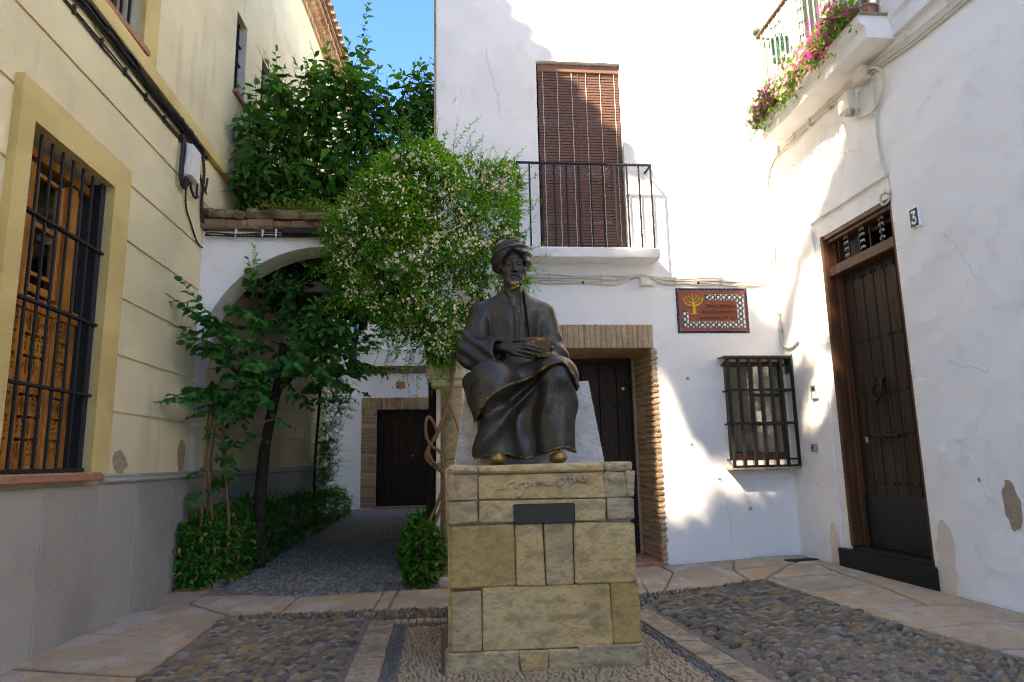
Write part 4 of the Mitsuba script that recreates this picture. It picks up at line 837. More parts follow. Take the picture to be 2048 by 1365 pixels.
for x in (4.03, 4.13):
    for y in (5.47, 7.46): part(RB, 'bar', rod([x, y, 5.33], [x, y, 6.42], .011, 6), 'rail_white', smooth=40)
part(RB, 'base_rail', cbox(XB-.005, XB+.025, 5.45, 7.48, 5.41, 5.43, .004), 'rail_white')
part(RB, 'finial', trimesh.creation.icosphere(subdivisions=2, radius=.05).apply_translation([XB+.01, 7.46, 6.52]), 'green_metal', smooth=True)
sc = []
for y in (5.95, 6.45, 6.95):
    for z in (5.62, 5.78, 5.94, 6.1, 6.26):
        for fl in (-1, 1): sc.append(scroll(y+fl*.004, z, .048, fl, XB+.01))
part(RB, 'scrollwork', cat_(sc), 'green_metal', smooth=True, kind='stuff')
GD = part(RH, 'balcony_door', box(XR+.14, XR+.15, 5.86, 6.89, 6.0, 7.58), 'window_glass'); room(GD, XR+.505, XR+2.6, 5.2, 7.6, 5.3, 8.0, 'x0')
part(GD, 'frame', cat_([cbox(XR+.12, XR+.18, a, b, 5.34, 7.68, .006) for a, b in ((5.76, 5.86), (6.32, 6.44), (6.89, 6.99))]+[cbox(XR+.12, XR+.17, 5.8, 6.95, z, z+.1, .006) for z in (5.34, 5.9, 7.58)]), 'green_metal')
for y in (6.37, 6.9): part(GD, 'shutter', cbox(XR-.02, XR+.12, y, y+.025, 5.36, 7.6, .006), 'green_metal')
# cables and boxes on the right wall
RC = thing('balcony_cables', 'bundle of cream cables clipped to the right house wall under the balcony', 'cables')
for i in range(6):
    o = .025*(i % 4)+.004*i
    pts = [[XR-.015-.012*(i % 2), 2.5, 4.86-o], [XR-.015-.012*(i % 2), 4.0, 4.92-o], [XR-.018, 4.7, 4.95-o], [XR-.018, 5.3, 4.99-o], [XR-.02, 5.85, 5.06-o], [XR-.02, 6.3, 5.085-o], [XR-.02, 7.0, 5.11-o], [XR-.02, 7.5, 5.085-o], [XR-.02, 7.95, 5.04-o], [XR-.03, YF-.03, 4.86-o], [XR-.035-.008*i, YF-.015, 4.4], [XR-.03-.008*i, YF-.015, 3.7]]
    part(RC, 'cable', tube(spline(pts, 90), [.013, .010, .012][i % 3], 7), 'cable_cream', smooth=True)
for y in (3.6, 4.2, 4.75, 5.3, 6.55, 6.95, 7.3, 7.7): part(RC, 'clip', cbox(XR-.045, XR, y, y+.018, 4.9+.025*(y-3.6), 5.02+.025*(y-3.6), .004), 'cable_cream')
JA = thing('junction_box', 'square cream junction box on the right house wall, directly under the balcony corner', 'junction box')
part(JA, 'box', cbox(XR-.10, XR, 5.84, 6.0, 4.92, 5.08, .01), 'box_white'); part(JA, 'lid', cbox(XR-.112, XR-.099, 5.848, 5.992, 4.928, 5.072, .006), 'box_white')
part(JA, 'cable', tube(spline([[XR-.05, 5.85, 4.98], [XR-.05, 5.74, 4.98], [XR-.04, 5.66, 4.9], [XR-.03, 5.66, 4.72], [XR-.03, 5.78, 4.6], [XR-.03, 5.95, 4.58], [XR-.05, 6.08, 4.62]], 30), .014, 7), 'cable_cream', smooth=True)
JC = thing('meter_box', 'cream meter box with a small black socket, lower of the two boxes under the balcony', 'meter box')
part(JC, 'box', cbox(XR-.12, XR, 6.06, 6.26, 4.72, 4.93, .012), 'box_white'); part(JC, 'lid', cbox(XR-.13, XR-.119, 6.068, 6.252, 4.735, 4.922, .006), 'box_white'); part(JC, 'socket', cbox(XR-.11, XR-.02, 6.08, 6.2, 4.69, 4.725, .008), 'steel')
part(JC, 'cable', tube(spline([[XR-.06, 6.05, 4.9], [XR-.09, 5.98, 4.86], [XR-.09, 5.99, 4.72], [XR-.06, 6.08, 4.66], [XR-.05, 6.16, 4.68]], 24), .012, 7), 'cable_cream', smooth=True)
DC = thing('door_conduit', 'thin pale conduit running down the right house wall to a lamp holder above the door', 'conduit')
part(DC, 'pipe', tube(spline([[XR-.015, 5.83, 4.92], [XR-.015, 5.84, 4.5], [XR-.015, 5.835, 4.05], [XR-.012, 5.80, 3.93], [XR+.01, 5.79, 3.84], [XR+.012, 5.80, 3.74], [XR+.005, 5.83, 3.64], [XR-.01, 5.90, 3.62], [XR-.02, 5.91, 3.68], [XR-.02, 5.86, 3.72]], 60), .011, 7), 'cable_cream', smooth=True)
part(DC, 'lamp_holder', cat_([moved(trimesh.creation.cylinder(.032, .05, sections=14), rot([0, 1, 0], 90), [XR-.0, 5.81, 3.72]), cbox(XR-.05, XR-.02, 5.79, 5.83, 3.70, 3.745, .006)]), 'box_white', smooth=40)

# ================================================================ PEDESTAL
PD = thing('stone_pedestal', 'pedestal of large tan stone blocks with a carved inscription and a bronze plate', 'pedestal')
part(PD, 'core', box(.035, 1.20, 4.46, 5.60, -.05, 1.205), 'brick_mortar')
def block(x0, x1, z0, z1, m, y0=4.40, d=.12, c=.007):
    g = cbox(x0+.003, x1-.003, y0+rng.uniform(-.005, .005), y0+d, z0+.0025, z1-.0025, c*rng.uniform(.6, 1.7), .0045)
    part(PD, 'block', g, m)
for a, b, m in ((.0, .45, 3), (.45, .63, 0), (.63, .82, 1), (.82, 1.235, 3)): block(a, b, -.04, .105+.01*math.sin(a*9), f'pedestal_stone_{"abcd"[m]}', 4.392)
for a, b, z, m in ((.04, .222, .465, 1), (.222, 1.038, .470, 0), (1.038, 1.225, .478, 2)): block(a, b, .108, z, f'pedestal_stone_{"abcd"[m]}')
for a, b, m in ((.03, .44, 2), (.44, .622, 0), (.622, .81, 1), (.81, 1.215, 0)): block(a, b, .475, .852, f'pedestal_stone_{"abcd"[m]}')
for a, b, m in ((.015, .21, 1), (.21, 1.03, 0), (1.03, 1.22, 3)):
    block(a, b, .858, 1.0, f'pedestal_stone_{"abcd"[m]}', 4.398, .12, .006)
    block(a, b, 1.0, 1.165, f'pedestal_stone_{"abcd"[m]}', 4.412, .12, .004)
    block(a, b, 1.165, 1.222, f'pedestal_stone_{"abcd"[m]}', 4.395, .14, .012)
for a, b in ((.015, .075), (1.17, 1.22)): block(a, b, 1.003, 1.165, 'pedestal_stone_b' if a < .5 else 'pedestal_stone_d', 4.396, .1, .006)
part(PD, 'top_slab', cbox(.03, 1.21, 4.53, 5.58, 1.14, 1.219, .01, .002), 'pedestal_stone_b')
for z0, z1 in ((-.03, .46), (.465, .85), (.855, 1.2)): part(PD, 'side_slab', cbox(.005 if z0 > .8 else .02, .06, 4.44, 5.58, z0, z1, .008, .002), 'pedestal_stone_a')
for z0, z1 in ((-.03, .46), (.465, .85), (.855, 1.2)): part(PD, 'side_slab', cbox(1.18, 1.222, 4.53, 5.58, z0, z1, .008, .002), 'pedestal_stone_b')
PQ = part(PD, 'plate', cbox(.432, .822, 4.383, 4.40, .855, .975, .003), 'plaque_bronze')
part(PQ, 'rim', cat_([cbox(.432, .822, 4.380, 4.386, .855, .861, .001), cbox(.432, .822, 4.380, 4.386, .969, .975, .001), cbox(.432, .438, 4.380, 4.386, .861, .969, .001), cbox(.816, .822, 4.380, 4.386, .861, .969, .001)]), 'plaque_bronze')
strokes = [[(370, 205), (400, 225), (440, 228), (470, 200), (490, 175), (540, 155), (610, 140)], [(428, 182), (440, 208)], [(575, 215), (600, 215), (640, 185), (690, 165), (712, 170)], [(680, 215), (690, 250), (665, 290), (620, 320), (565, 335), (538, 322)],
 [(700, 185), (722, 215), (742, 212)], [(745, 150), (768, 180), (795, 215)], [(782, 150), (760, 185), (738, 212)], [(830, 215), (850, 180), (868, 150), (890, 180), (906, 212)], [(842, 160), (868, 178), (880, 205)], [(930, 160), (945, 195), (1000, 206), (1026, 180)], [(990, 165), (1010, 172)],
 [(1060, 180), (1100, 160), (1095, 212), (1150, 202), (1182, 170), (1120, 140)], [(1200, 235), (1240, 190), (1230, 140), (1280, 150), (1290, 190), (1240, 195)], [(1300, 180), (1350, 150), (1372, 115)], [(1330, 140), (1345, 170), (1360, 195)], [(1365, 190), (1420, 182), (1395, 130), (1380, 122)], [(1405, 120), (1415, 128)],
 [(1655, 190), (1660, 150), (1672, 112)], [(1705, 100), (1692, 140), (1702, 180), (1716, 178), (1720, 135), (1707, 100)], [(1740, 112), (1748, 122)], [(1760, 165), (1785, 152), (1800, 160)]]
let = []
for s in strokes:
    w = [(.33+(930+a/5.85-995)*.00322, 1.08-(940+b/5.85-975)*.00322) for a, b in s]
    w = [(x, z+(x-.33)*.03) for x, z in w]
    L = spline([[x, 4.4115, z] for x, z in w], 6*len(w)) if len(w) > 2 else np.array([[x, 4.4115, z] for x, z in w])
    let.append(tube(L, np.interp(np.linspace(0, 1, len(L)), [0, .3, .7, 1], [.006, .011, .011, .005]), 6))
part(PD, 'inscription', cat_(let), 'pedestal_stone_d', smooth=True)
SE = thing('stone_bench', 'pale tapered stone bench block behind the bronze statue', 'bench')
sp = [[x, y, z] for (x0, x1, y0, y1, z) in ((.075, 1.185, 5.06, 5.52, 1.221), (.165, 1.095, 5.10, 5.50, 1.835)) for x in (x0, x1) for y in (y0, y1)]
scene[SE] = ply(hull(sp), 'seat_stone')

# ================================================================ BRONZE STATUE
def march(f, lo, hi, h):
    lo, hi = np.asarray(lo, float), np.asarray(hi, float); n = np.ceil((hi-lo)/h).astype(int)+1
    ax = [lo[k]+h*np.arange(n[k]) for k in range(3)]
    X = np.stack(np.meshgrid(*ax, indexing='ij'), -1).reshape(-1, 3)
    v = np.concatenate([f(c) for c in np.array_split(X, max(1, len(X)//200000))]); v = np.where(np.abs(v) < 1e-7, 1e-7, v)
    st = np.array([n[1]*n[2], n[2], 1])
    I = np.stack(np.meshgrid(*[np.arange(k-1) for k in n], indexing='ij'), -1).reshape(-1, 3) @ st
    corner = np.array([(0, 0, 0), (1, 0, 0), (1, 1, 0), (0, 1, 0), (0, 0, 1), (1, 0, 1), (1, 1, 1), (0, 1, 1)]) @ st
    allc = v[I[:, None]+corner]; I = I[(allc.min(1) < 0) & (allc.max(1) > 0)]
    tets = np.array([(0, 5, 1, 6), (0, 1, 2, 6), (0, 2, 3, 6), (0, 3, 7, 6), (0, 7, 4, 6), (0, 4, 5, 6)])
    Tt = (I[:, None, None]+corner[tets][None]).reshape(-1, 4); s = v[Tt] < 0; c = s.sum(1); tri = []
    for k, inside in ((1, True), (3, False)):
        q = Tt[c == k]; m = s[c == k] == inside; a = np.argmax(m, 1); r = np.arange(len(q)); o = np.stack([(a+1) % 4, (a+2) % 4, (a+3) % 4], 1)
        A = q[r, a]; B = q[r[:, None], o]; tri.append((np.stack([np.stack([A, B[:, j]], 1) for j in range(3)], 1)))
    q = Tt[c == 2]; m = s[c == 2]; od = np.argsort(~m, axis=1, kind='stable'); r = np.arange(len(q))[:, None]; w = q[r, od]
    e = [np.stack([w[:, i], w[:, j]], 1) for i, j in ((0, 2), (0, 3), (1, 3), (1, 2))]
    tri += [np.stack([e[0], e[1], e[2]], 1), np.stack([e[0], e[2], e[3]], 1)]
    E_ = np.sort(np.vstack(tri).reshape(-1, 2), axis=1); key = E_[:, 0].astype(np.int64)*len(v)+E_[:, 1]
    _, fi, inv = np.unique(key, return_index=True, return_inverse=True); E_ = E_[fi]
    t = v[E_[:, 0]]/(v[E_[:, 0]]-v[E_[:, 1]]); V = X[E_[:, 0]]*(1-t)[:, None]+X[E_[:, 1]]*t[:, None]; F = inv.reshape(-1, 3)
    cen = V[F].mean(1); g = np.stack([f(cen+np.eye(3)[k]*h*.5)-f(cen-np.eye(3)[k]*h*.5) for k in range(3)], 1)
    nn = np.cross(V[F[:, 1]]-V[F[:, 0]], V[F[:, 2]]-V[F[:, 0]]); fl = (nn*g).sum(1) < 0; F[fl] = F[fl][:, ::-1]
    F = F[np.linalg.norm(nn, axis=1) > 1e-12]
    return trimesh.Trimesh(V, F, process=False)
def rc(p, a, b, r1, r2, sc=(1, 1, 1)):
    a, b, sc = np.asarray(a, float), np.asarray(b, float), np.asarray(sc, float); q = (p-a)*sc; d = (b-a)*sc
    t = np.clip(q @ d/(d @ d), 0, 1); return np.linalg.norm(q-t[:, None]*d, axis=1)-(r1+(r2-r1)*t)
def el(p, c, r):
    q = (p-np.asarray(c))/np.asarray(r); k = np.linalg.norm(q, axis=1); return (k-1)*min(r)
def sbox(p, c, hf, r):
    q = np.abs(p-np.asarray(c))-np.asarray(hf)+r; return np.linalg.norm(np.maximum(q, 0), axis=1)+np.minimum(q.max(1), 0)-r
def smin(a, b, k): h = np.clip(.5+.5*(b-a)/k, 0, 1); return b*(1-h)+a*h-k*h*(1-h)
def smax(a, b, k): return -smin(-a, -b, k)
KL, KR = (.345, 4.735, 1.77), (.782, 4.665, 1.815)
def skirt(p):
    d = smin(rc(p, (.365, 5.15, 1.76), KL, .165, .13), rc(p, (.70, 5.15, 1.76), KR, .17, .115), .08)
    d = smin(d, rc(p, KL, (.345, 4.755, 1.30), .128, .142), .06); d = smin(d, rc(p, KR, (.785, 4.715, 1.30), .11, .135), .05)
    d = smin(d, sbox(p, (.55, 4.98, 1.52), (.31, .22, .34), .10), .07)
    d = smin(d, sbox(p, (.54, 5.00, 1.76), (.32, .26, .14), .11), .10)
    return d
def folds(p):
    x, y, z = p.T; dx, dz = x-.77, 1.90-z; r = np.hypot(dx, dz); th = np.arctan2(dx, dz)
    f = .021*np.sin(th*7.0+.9)+.006*np.sin(th*15+2+3*r)
    f += .022*np.exp(-((th+.95)/.10)**2)-.034*np.exp(-((th+.78)/.09)**2)
    return f*ss(.05, .34, r)*ss(5.1, 4.85, y)
def hem_t(x): return 1.258+.066*np.exp(-((x-.79)/.11)**2)+.030*np.exp(-((x-.37)/.09)**2)+.006*np.sin(x*31)
def tunic(p): return smax(smax(skirt(p)+folds(p), hem_t(p[:, 0])-p[:, 2], .012), p[:, 2]-1.95, .05)
hx = np.array([.0, .14, .19, .25, .32, .42, .55, .66, .74, .80, .86, .93, 1.1]); hz = np.array([1.36, 1.37, 1.47, 1.60, 1.675, 1.735, 1.785, 1.84, 1.885, 1.895, 1.83, 1.70, 1.60])
from scipy.interpolate import PchipInterpolator
hem_c = PchipInterpolator(hx, hz)
def lapel(z): return np.interp(z, [2.0, 2.2, 2.36, 2.5, 2.6], [.485, .52, .51, .475, .46]), np.interp(z, [2.0, 2.2, 2.36, 2.5, 2.6], [.66, .635, .62, .61, .60])
def torso(p, o=0.0):
    d = rc(p, (.53, 5.16, 1.86), (.525, 5.15, 2.27), .245, .225, (1, 1.28, 1))
    d = smin(d, rc(p, (.345, 5.15, 2.365), (.715, 5.15, 2.365), .105, .105), .10)
    d = smin(d, rc(p, (.40, 5.14, 2.43), (.525, 5.12, 2.50), .06, .085), .06); return smin(d, rc(p, (.655, 5.14, 2.43), (.53, 5.12, 2.50), .06, .085), .06)-o
def cloak(p):
    x, y, z = p.T
    low = skirt(p)-.026+.35*folds(p)*ss(1.7, 1.5, z)+.007*np.sin((x*.8-z*.9+y*.4)*30)*ss(5.1, 4.9, y)*ss(.5, .2, x)
    low = smax(low, hem_c(x)-z, .012)
    up = smin(torso(p), low, .07)
    aL = smin(rc(p, (.285, 5.13, 2.36), (.212, 5.03, 2.06), .098, .112), rc(p, (.212, 5.03, 2.055), (.40, 4.845, 2.025), .112, .098), .05)
    aL = smin(aL, rc(p, (.19, 4.98, 1.99), (.35, 4.85, 1.945), .07, .062), .06)
    aL = aL+.008*np.sin((x*1.2+z*1.6-y*.3)*34)*ss(2.3, 2.12, z)+.006*np.sin((x-z)*26)*ss(2.2, 2.4, z)
    fw_ = np.array([.188, -.185, -.03]); fw_ /= np.linalg.norm(fw_); cut = (p-np.array([.405, 4.84, 2.02])) @ fw_+.25*(z-2.02)
    aL = smax(aL, cut, .012); aL = smax(aL, -np.maximum(rc(p, (.30, 4.945, 2.035), (.48, 4.765, 2.02), .060, .085), -.07-cut), .012)
    aR = smin(rc(p, (.765, 5.13, 2.36), (.832, 5.06, 2.02), .094, .098), rc(p, (.832, 5.06, 2.0), (.735, 4.88, 1.95), .095, .085), .05)
    aR = aR+.007*np.sin((z*1.5+x)*36)*ss(2.3, 2.1, z)
    d = smin(smin(up, aL, .018), aR, .03)
    d = d+.006*np.sin((x-.52)*21+2*np.sin(z*9))*np.sin(z*14+x*9)*ss(2.0, 2.15, z)*ss(5.15, 5.0, y)
    d = smin(d, el(p, (.215, 5.12, 1.83), (.085, .12, .085)), .03)
    a, b = lapel(z); slot = np.maximum(np.maximum(a-x, x-b), np.maximum(y-5.16, 2.01-z)); d = smax(d, -slot, .015)
    d = smax(d, -el(p, (.527, 5.06, 2.60), (.082, .105, .14)), .015)
    return d
def inner(p):
    x, y, z = p.T; d = torso(p, -.026); d = smin(d, rc(p, (.525, 5.10, 2.46), (.525, 5.08, 2.53), .075, .068), .03)
    return smax(smax(d+.0045*np.cos((x-.57)*115)*ss(.09, .03, np.abs(x-.565)), 1.9-z, .02), z-2.535, .008)
FX = .527
def wide(p, kx, ky, c): q = p.copy(); q[:, 0] = (p[:, 0]-c[0])/kx+c[0]; q[:, 1] = (p[:, 1]-c[1])/ky+c[1]; return q
def head(p):
    p = wide(p, 1.10, 1.04, (FX, 5.04)); q = p.copy(); d = el(q, (FX, 5.045, 2.72), (.088, .112, .125)); d = smin(d, el(q, (FX, 5.0, 2.63), (.066, .075, .075)), .035)
    d = smin(d, rc(q, (FX, 5.09, 2.42), (FX, 5.07, 2.62), .066, .06), .03)
    s = q.copy(); s[:, 0] = np.abs(q[:, 0]-FX)+FX
    d = smin(d, el(s, (FX+.055, 4.985, 2.675), (.03, .03, .024)), .025)                       # cheekbones
    d = smax(d, -el(s, (FX+.034, 4.925, 2.712), (.025, .022, .016)), .016)                   # sockets
    d = smin(d, el(s, (FX+.034, 4.9535, 2.712), (.018, .017, .013)), .004)                   # eyes
    d = smin(d, rc(s, (FX+.018, 4.945, 2.705), (FX+.05, 4.952, 2.704), .0045, .004), .004)    # lids
    d = smin(d, rc(s, (FX+.016, 4.942, 2.7215), (FX+.052, 4.951, 2.720), .006, .005), .004)
    d = smin(d, rc(s, (FX+.012, 4.938, 2.737), (FX+.058, 4.952, 2.738), .010, .009), .012)    # brows
    d = smin(d, rc(q, (FX, 4.938, 2.728), (FX, 4.905, 2.655), .0105, .0145), .012)            # nose
    d = smin(d, el(s, (FX+.015, 4.921, 2.650), (.011, .014, .010)), .008)
    d = smin(d, rc(s, (FX, 4.929, 2.609), (FX+.022, 4.936, 2.6085), .008, .004), .005)        # lips
    d = smin(d, rc(s, (FX, 4.929, 2.597), (FX+.018, 4.936, 2.600), .007, .004), .005)
    d = smin(d, el(s, (FX+.088, 5.05, 2.69), (.012, .024, .036)), .012); d = smax(d, -el(s, (FX+.100, 5.04, 2.69), (.010, .013, .020)), .008)
    return d
def beard(p):
    p = wide(p, 1.16, 1.05, (FX, 5.04))
    s = p.copy(); s[:, 0] = np.abs(p[:, 0]-FX)+FX; nz = (meshkit.fbm(p*np.array([70, 70, 45.]), 3)-.5)*.022
    d = el(p, (FX, 4.970, 2.570), (.048, .044, .056)); d = smin(d, rc(s, (FX+.02, 4.955, 2.57), (FX+.074, 5.02, 2.645), .022, .011), .025)
    d = smin(d, rc(s, (FX+.003, 4.922, 2.626), (FX+.036, 4.944, 2.612), .0095, .006), .006); d = smin(d, rc(s, (FX+.036, 4.944, 2.612), (FX+.045, 4.958, 2.585), .007, .008), .01)
    d = smax(d, -el(p, (FX, 4.922, 2.603), (.024, .016, .0105)), .006)
    return d+nz
def turban(p):
    p = wide(p, 1.07, 1.05, (.52, 5.06))
    x, y, z = p.T; c = np.array([.518, 5.075, 2.778]); q = p-c; r = np.array([.143, .158, .156])
    k = (np.abs(q/r)**2.1).sum(1)**(1/2.1); d = (k-1)*.143; ang = np.arctan2(q[:, 1], q[:, 0])
    band = (q[:, 2]-.38*q[:, 0]+.15*q[:, 1])*88+.6*np.sin(q[:, 0]*18); d = d+.0075*np.sin(band)+.0018*np.sin(band*2.1+1.3+q[:, 0]*12)
    return smax(smax(d, -el(p, (FX, 4.90, 2.665), (.094, .15, .165)), .014), 2.655-z, .05)
def finger(p, pts, r0, r1):
    d = None; n = len(pts)-1
    for i in range(n):
        e = rc(p, pts[i], pts[i+1], r0+(r1-r0)*i/n, r0+(r1-r0)*(i+1)/n); d = e if d is None else smin(d, e, .003)
    return d
FING = [[(.530, 4.742, 2.060), (.585, 4.716, 2.052), (.635, 4.712, 2.038), (.668, 4.718, 2.026)], [(.528, 4.735, 2.036), (.585, 4.708, 2.026), (.640, 4.708, 2.012), (.676, 4.716, 2.001)],
        [(.518, 4.735, 2.012), (.572, 4.708, 1.998), (.620, 4.710, 1.984), (.652, 4.720, 1.975)], [(.505, 4.742, 1.990), (.550, 4.718, 1.974), (.586, 4.720, 1.962), (.610, 4.730, 1.956)]]
def hand(p):
    d = rc(p, (.36, 4.885, 2.045), (.425, 4.815, 2.050), .038, .034)
    for k, t in ((FING[0][0], .017), (FING[1][0], .017), (FING[2][0], .016), (FING[3][0], .015)): d = smin(d, rc(p, (.43, 4.81, 2.045), k, .028, t), .012)
    for i, fp in enumerate(FING): d = smin(d, finger(p, fp, .0145-.0012*(i == 3), .0095-.001*(i == 3)), .004)
    d = smin(d, finger(p, [(.445, 4.80, 2.065), (.495, 4.785, 2.095), (.545, 4.772, 2.098), (.580, 4.764, 2.088)], .0165, .011), .006)
    return d
def hand2(p):   # the other hand, behind the book
    d = rc(p, (.80, 4.93, 1.99), (.765, 4.87, 2.0), .036, .032)
    for i in range(4):
        z = 2.05-.026*i; d = smin(d, rc(p, (.765, 4.87, 2.01), (.735, 4.845, z), .026, .015), .012)
        d = smin(d, finger(p, [(.735, 4.845, z), (.69, 4.828, z-.004), (.64, 4.838, z-.008)], .0145, .010), .004)
    return smin(d, finger(p, [(.765, 4.86, 2.03), (.772, 4.80, 2.045), (.76, 4.762, 2.04)], .0165, .011), .006)
ST = thing('bronze_statue', 'dark bronze statue of a seated bearded man in turban and robe holding a book', 'statue')
bodyp = [march(head, (.39, 4.85, 2.40), (.67, 5.19, 2.87), .0042), march(hand, (.30, 4.68, 1.93), (.70, 4.94, 2.13), .0042), march(hand2, (.60, 4.73, 1.93), (.85, 4.99, 2.09), .005)]
part(ST, 'body', cat_(bodyp), 'bronze', smooth=True)
part(ST, 'tunic_front', march(inner, (.25, 4.88, 1.88), (.80, 5.40, 2.56), .008), 'bronze', smooth=True)
part(ST, 'cloak', march(cloak, (.02, 4.46, 1.30), (1.02, 5.44, 2.62), .0084), 'bronze', smooth=True)
part(ST, 'tunic', march(tunic, (.10, 4.48, 1.24), (1.0, 5.30, 1.98), .0086), 'bronze', smooth=True)
part(ST, 'turban', march(turban, (.32, 4.87, 2.62), (.71, 5.27, 2.97), .0052), 'bronze', smooth=True)
bm = march(beard, (.40, 4.88, 2.49), (.66, 5.07, 2.69), .0036)
tip = bm.vertices[bm.faces].mean(1); tipm = (tip[:, 2] < 2.566+.008*np.sin(tip[:, 0]*300)) & (np.abs(tip[:, 0]-FX) < .034) & (tip[:, 1] < 4.99)
part(ST, 'beard', trimesh.Trimesh(bm.vertices, bm.faces[~tipm], process=False), 'bronze', smooth=True)
part(ST, 'beard_tip', trimesh.Trimesh(bm.vertices, bm.faces[tipm], process=False), 'bronze_worn', smooth=True, label='rubbed golden tip of the beard')
def surf_y(fn, x, z):
    ys = np.linspace(4.42, 5.1, 350); v = fn(np.c_[np.full(350, x), ys, np.full(350, z)]); k = np.argmax(v < 0); return ys[k] if v[k] < 0 else None
def hemline(fn, zf, xa, xb, r, lift):
    pts = []
    for x in np.linspace(xa, xb, 60):
        z = float(zf(x))+lift; y = surf_y(fn, x, z)
        if y is not None: pts.append([x, y+.004, z])
    pts = np.array(pts); pts[:, 1] = np.convolve(np.r_[pts[:1, 1], pts[:1, 1], pts[:, 1], pts[-1:, 1], pts[-1:, 1]], np.ones(5)/5, 'valid'); return tube(pts, r, 8)
part(ST, 'cloak_hem', hemline(cloak, hem_c, .185, .915, .0125, .012), 'bronze_rubbed', smooth=True)
part(ST, 'tunic_hem', hemline(tunic, hem_t, .20, .92, .0085, .010), 'bronze_rubbed', smooth=True)
for sgn in (0, 1):      # edges of the open cloak and the braid of the tunic
    pts = []
    for z in np.linspace(2.06, 2.49, 40):
        x = lapel(z)[sgn]+(.006 if sgn else -.006); y = surf_y(cloak, x, z)
        if y is not None: pts.append([x, y+.003, z])
    if len(pts) > 5: pts = np.array(pts); pts[:, 1] = np.convolve(np.r_[pts[:1, 1], pts[:1, 1], pts[:, 1], pts[-1:, 1], pts[-1:, 1]], np.ones(5)/5, 'valid'); part(ST, 'lapel_edge', tube(pts, .008, 7), 'bronze', smooth=True)
bd_ = []
for z in np.arange(2.08, 2.46, .016):
    for o in (-.016, 0, .016):
        x = .566+o+.004*math.sin(z*90); y = surf_y(inner, x, z)
        if y is not None: bd_.append(dome([x, y, z], [0, -1, 0], .0068, .006))
if bd_: part(ST, 'braid', cat_(bd_), 'bronze_rubbed', smooth=True, kind='stuff')
BK = part(ST, 'book', moved(cbox(-.112, .112, -.020, .020, -.072, .072, .004), rot([1, 0, 0], 14) @ rot([0, 0, 1], -4), [.648, 4.785, 2.046]), 'bronze_rubbed')
part(BK, 'pages', moved(cbox(-.106, .115, -.014, .014, -.068, .068, .003), rot([1, 0, 0], 14) @ rot([0, 0, 1], -4), [.648, 4.785, 2.046]), 'bronze')
def shoe(cx):
    def fn(p):
        d = el(p, (cx, 4.66, 1.258), (.056, .125, .040)); d = smin(d, el(p, (cx, 4.60, 1.262), (.052, .06, .034)), .02); d = smin(d, rc(p, (cx, 4.575, 1.268), (cx+.004, 4.53, 1.312), .030, .007), .018)
        return smax(d, 1.2205-p[:, 2], .006)
    return march(fn, (cx-.09, 4.50, 1.21), (cx+.09, 4.80, 1.33), .006)
for cx in (.355, .765): part(ST, 'shoe', shoe(cx), 'bronze_worn', smooth=True)

# ================================================================ PLANTS
def leaf_shape(kind='oval'):
    """One folded, curved leaf along +x, length 1."""
    if kind == 'oval': prof = [(0, .0), (.14, .16), (.36, .255), (.62, .225), (.84, .10), (1, 0)]
    elif kind == 'round': prof = [(0, .0), (.08, .24), (.32, .40), (.60, .36), (.85, .16), (1, 0)]
    else: prof = [(0, .0), (.30, .17), (.65, .15), (1, 0)]
    V, F = [], []
    for t, w in prof:
        zc = -.16*t*t; V += [[t, w, zc+.22*w], [t, 0, zc], [t, -w, zc+.22*w]]
    for i in range(len(prof)-1):
        a = 3*i
        F += [[a, a+3, a+4], [a, a+4, a+1], [a+1, a+4, a+5], [a+1, a+5, a+2]]
    m = trimesh.Trimesh(np.array(V), np.array(F), process=False); m.update_faces(m.nondegenerate_faces()); m.remove_unreferenced_vertices(); return m
def variant(m, curl, twist, wide):
    v = np.array(m.vertices); x = v[:, 0]; v[:, 2] += curl*x*x; v[:, 1] *= wide; a_ = twist*x; y, z = v[:, 1].copy(), v[:, 2].copy(); v[:, 1], v[:, 2] = y+.12*twist*x*x, z+a_*y; return trimesh.Trimesh(v, m.faces, process=False)
VAR = [(0, 0, 1), (-.22, .5, .9), (.16, -.6, 1.1), (-.35, -.3, .8)]
LS = {k: [variant(leaf_shape(k), *q) for q in VAR] for k in ('oval', 'round', 'small')}
LP = {k: [ply(v, None, True) for v in vs] for k, vs in LS.items()}
def frames(d, up, roll_=None):
    d = d/np.linalg.norm(d, axis=1, keepdims=True); y = np.cross(up, d); ny = np.linalg.norm(y, axis=1, keepdims=True)
    y = np.where(ny < 1e-4, [[0, 1.0, 0]], y/np.maximum(ny, 1e-9)); z = np.cross(d, y)
    if roll_ is not None: c, s = np.cos(roll_)[:, None], np.sin(roll_)[:, None]; y, z = y*c+z*s, -y*s+z*c
    return np.stack([d, y, z], 2)
def place(shape, pos, R, size, stretch=1.0):
    if isinstance(shape, list):
        q = np.arange(len(pos))*7 % 11 % len(shape); return cat_([place(sh_, pos[q == i], R[q == i], size[q == i]) for i, sh_ in enumerate(shape) if (q == i).any()])
    v, f = np.array(shape.vertices), np.array(shape.faces)
    vs = np.einsum('kij,nj->kni', R*size[:, None, None], v)+pos[:, None]; fs = f[None]+(np.arange(len(pos))*len(v))[:, None, None]
    return trimesh.Trimesh(vs.reshape(-1, 3), fs.reshape(-1, 3), process=False)
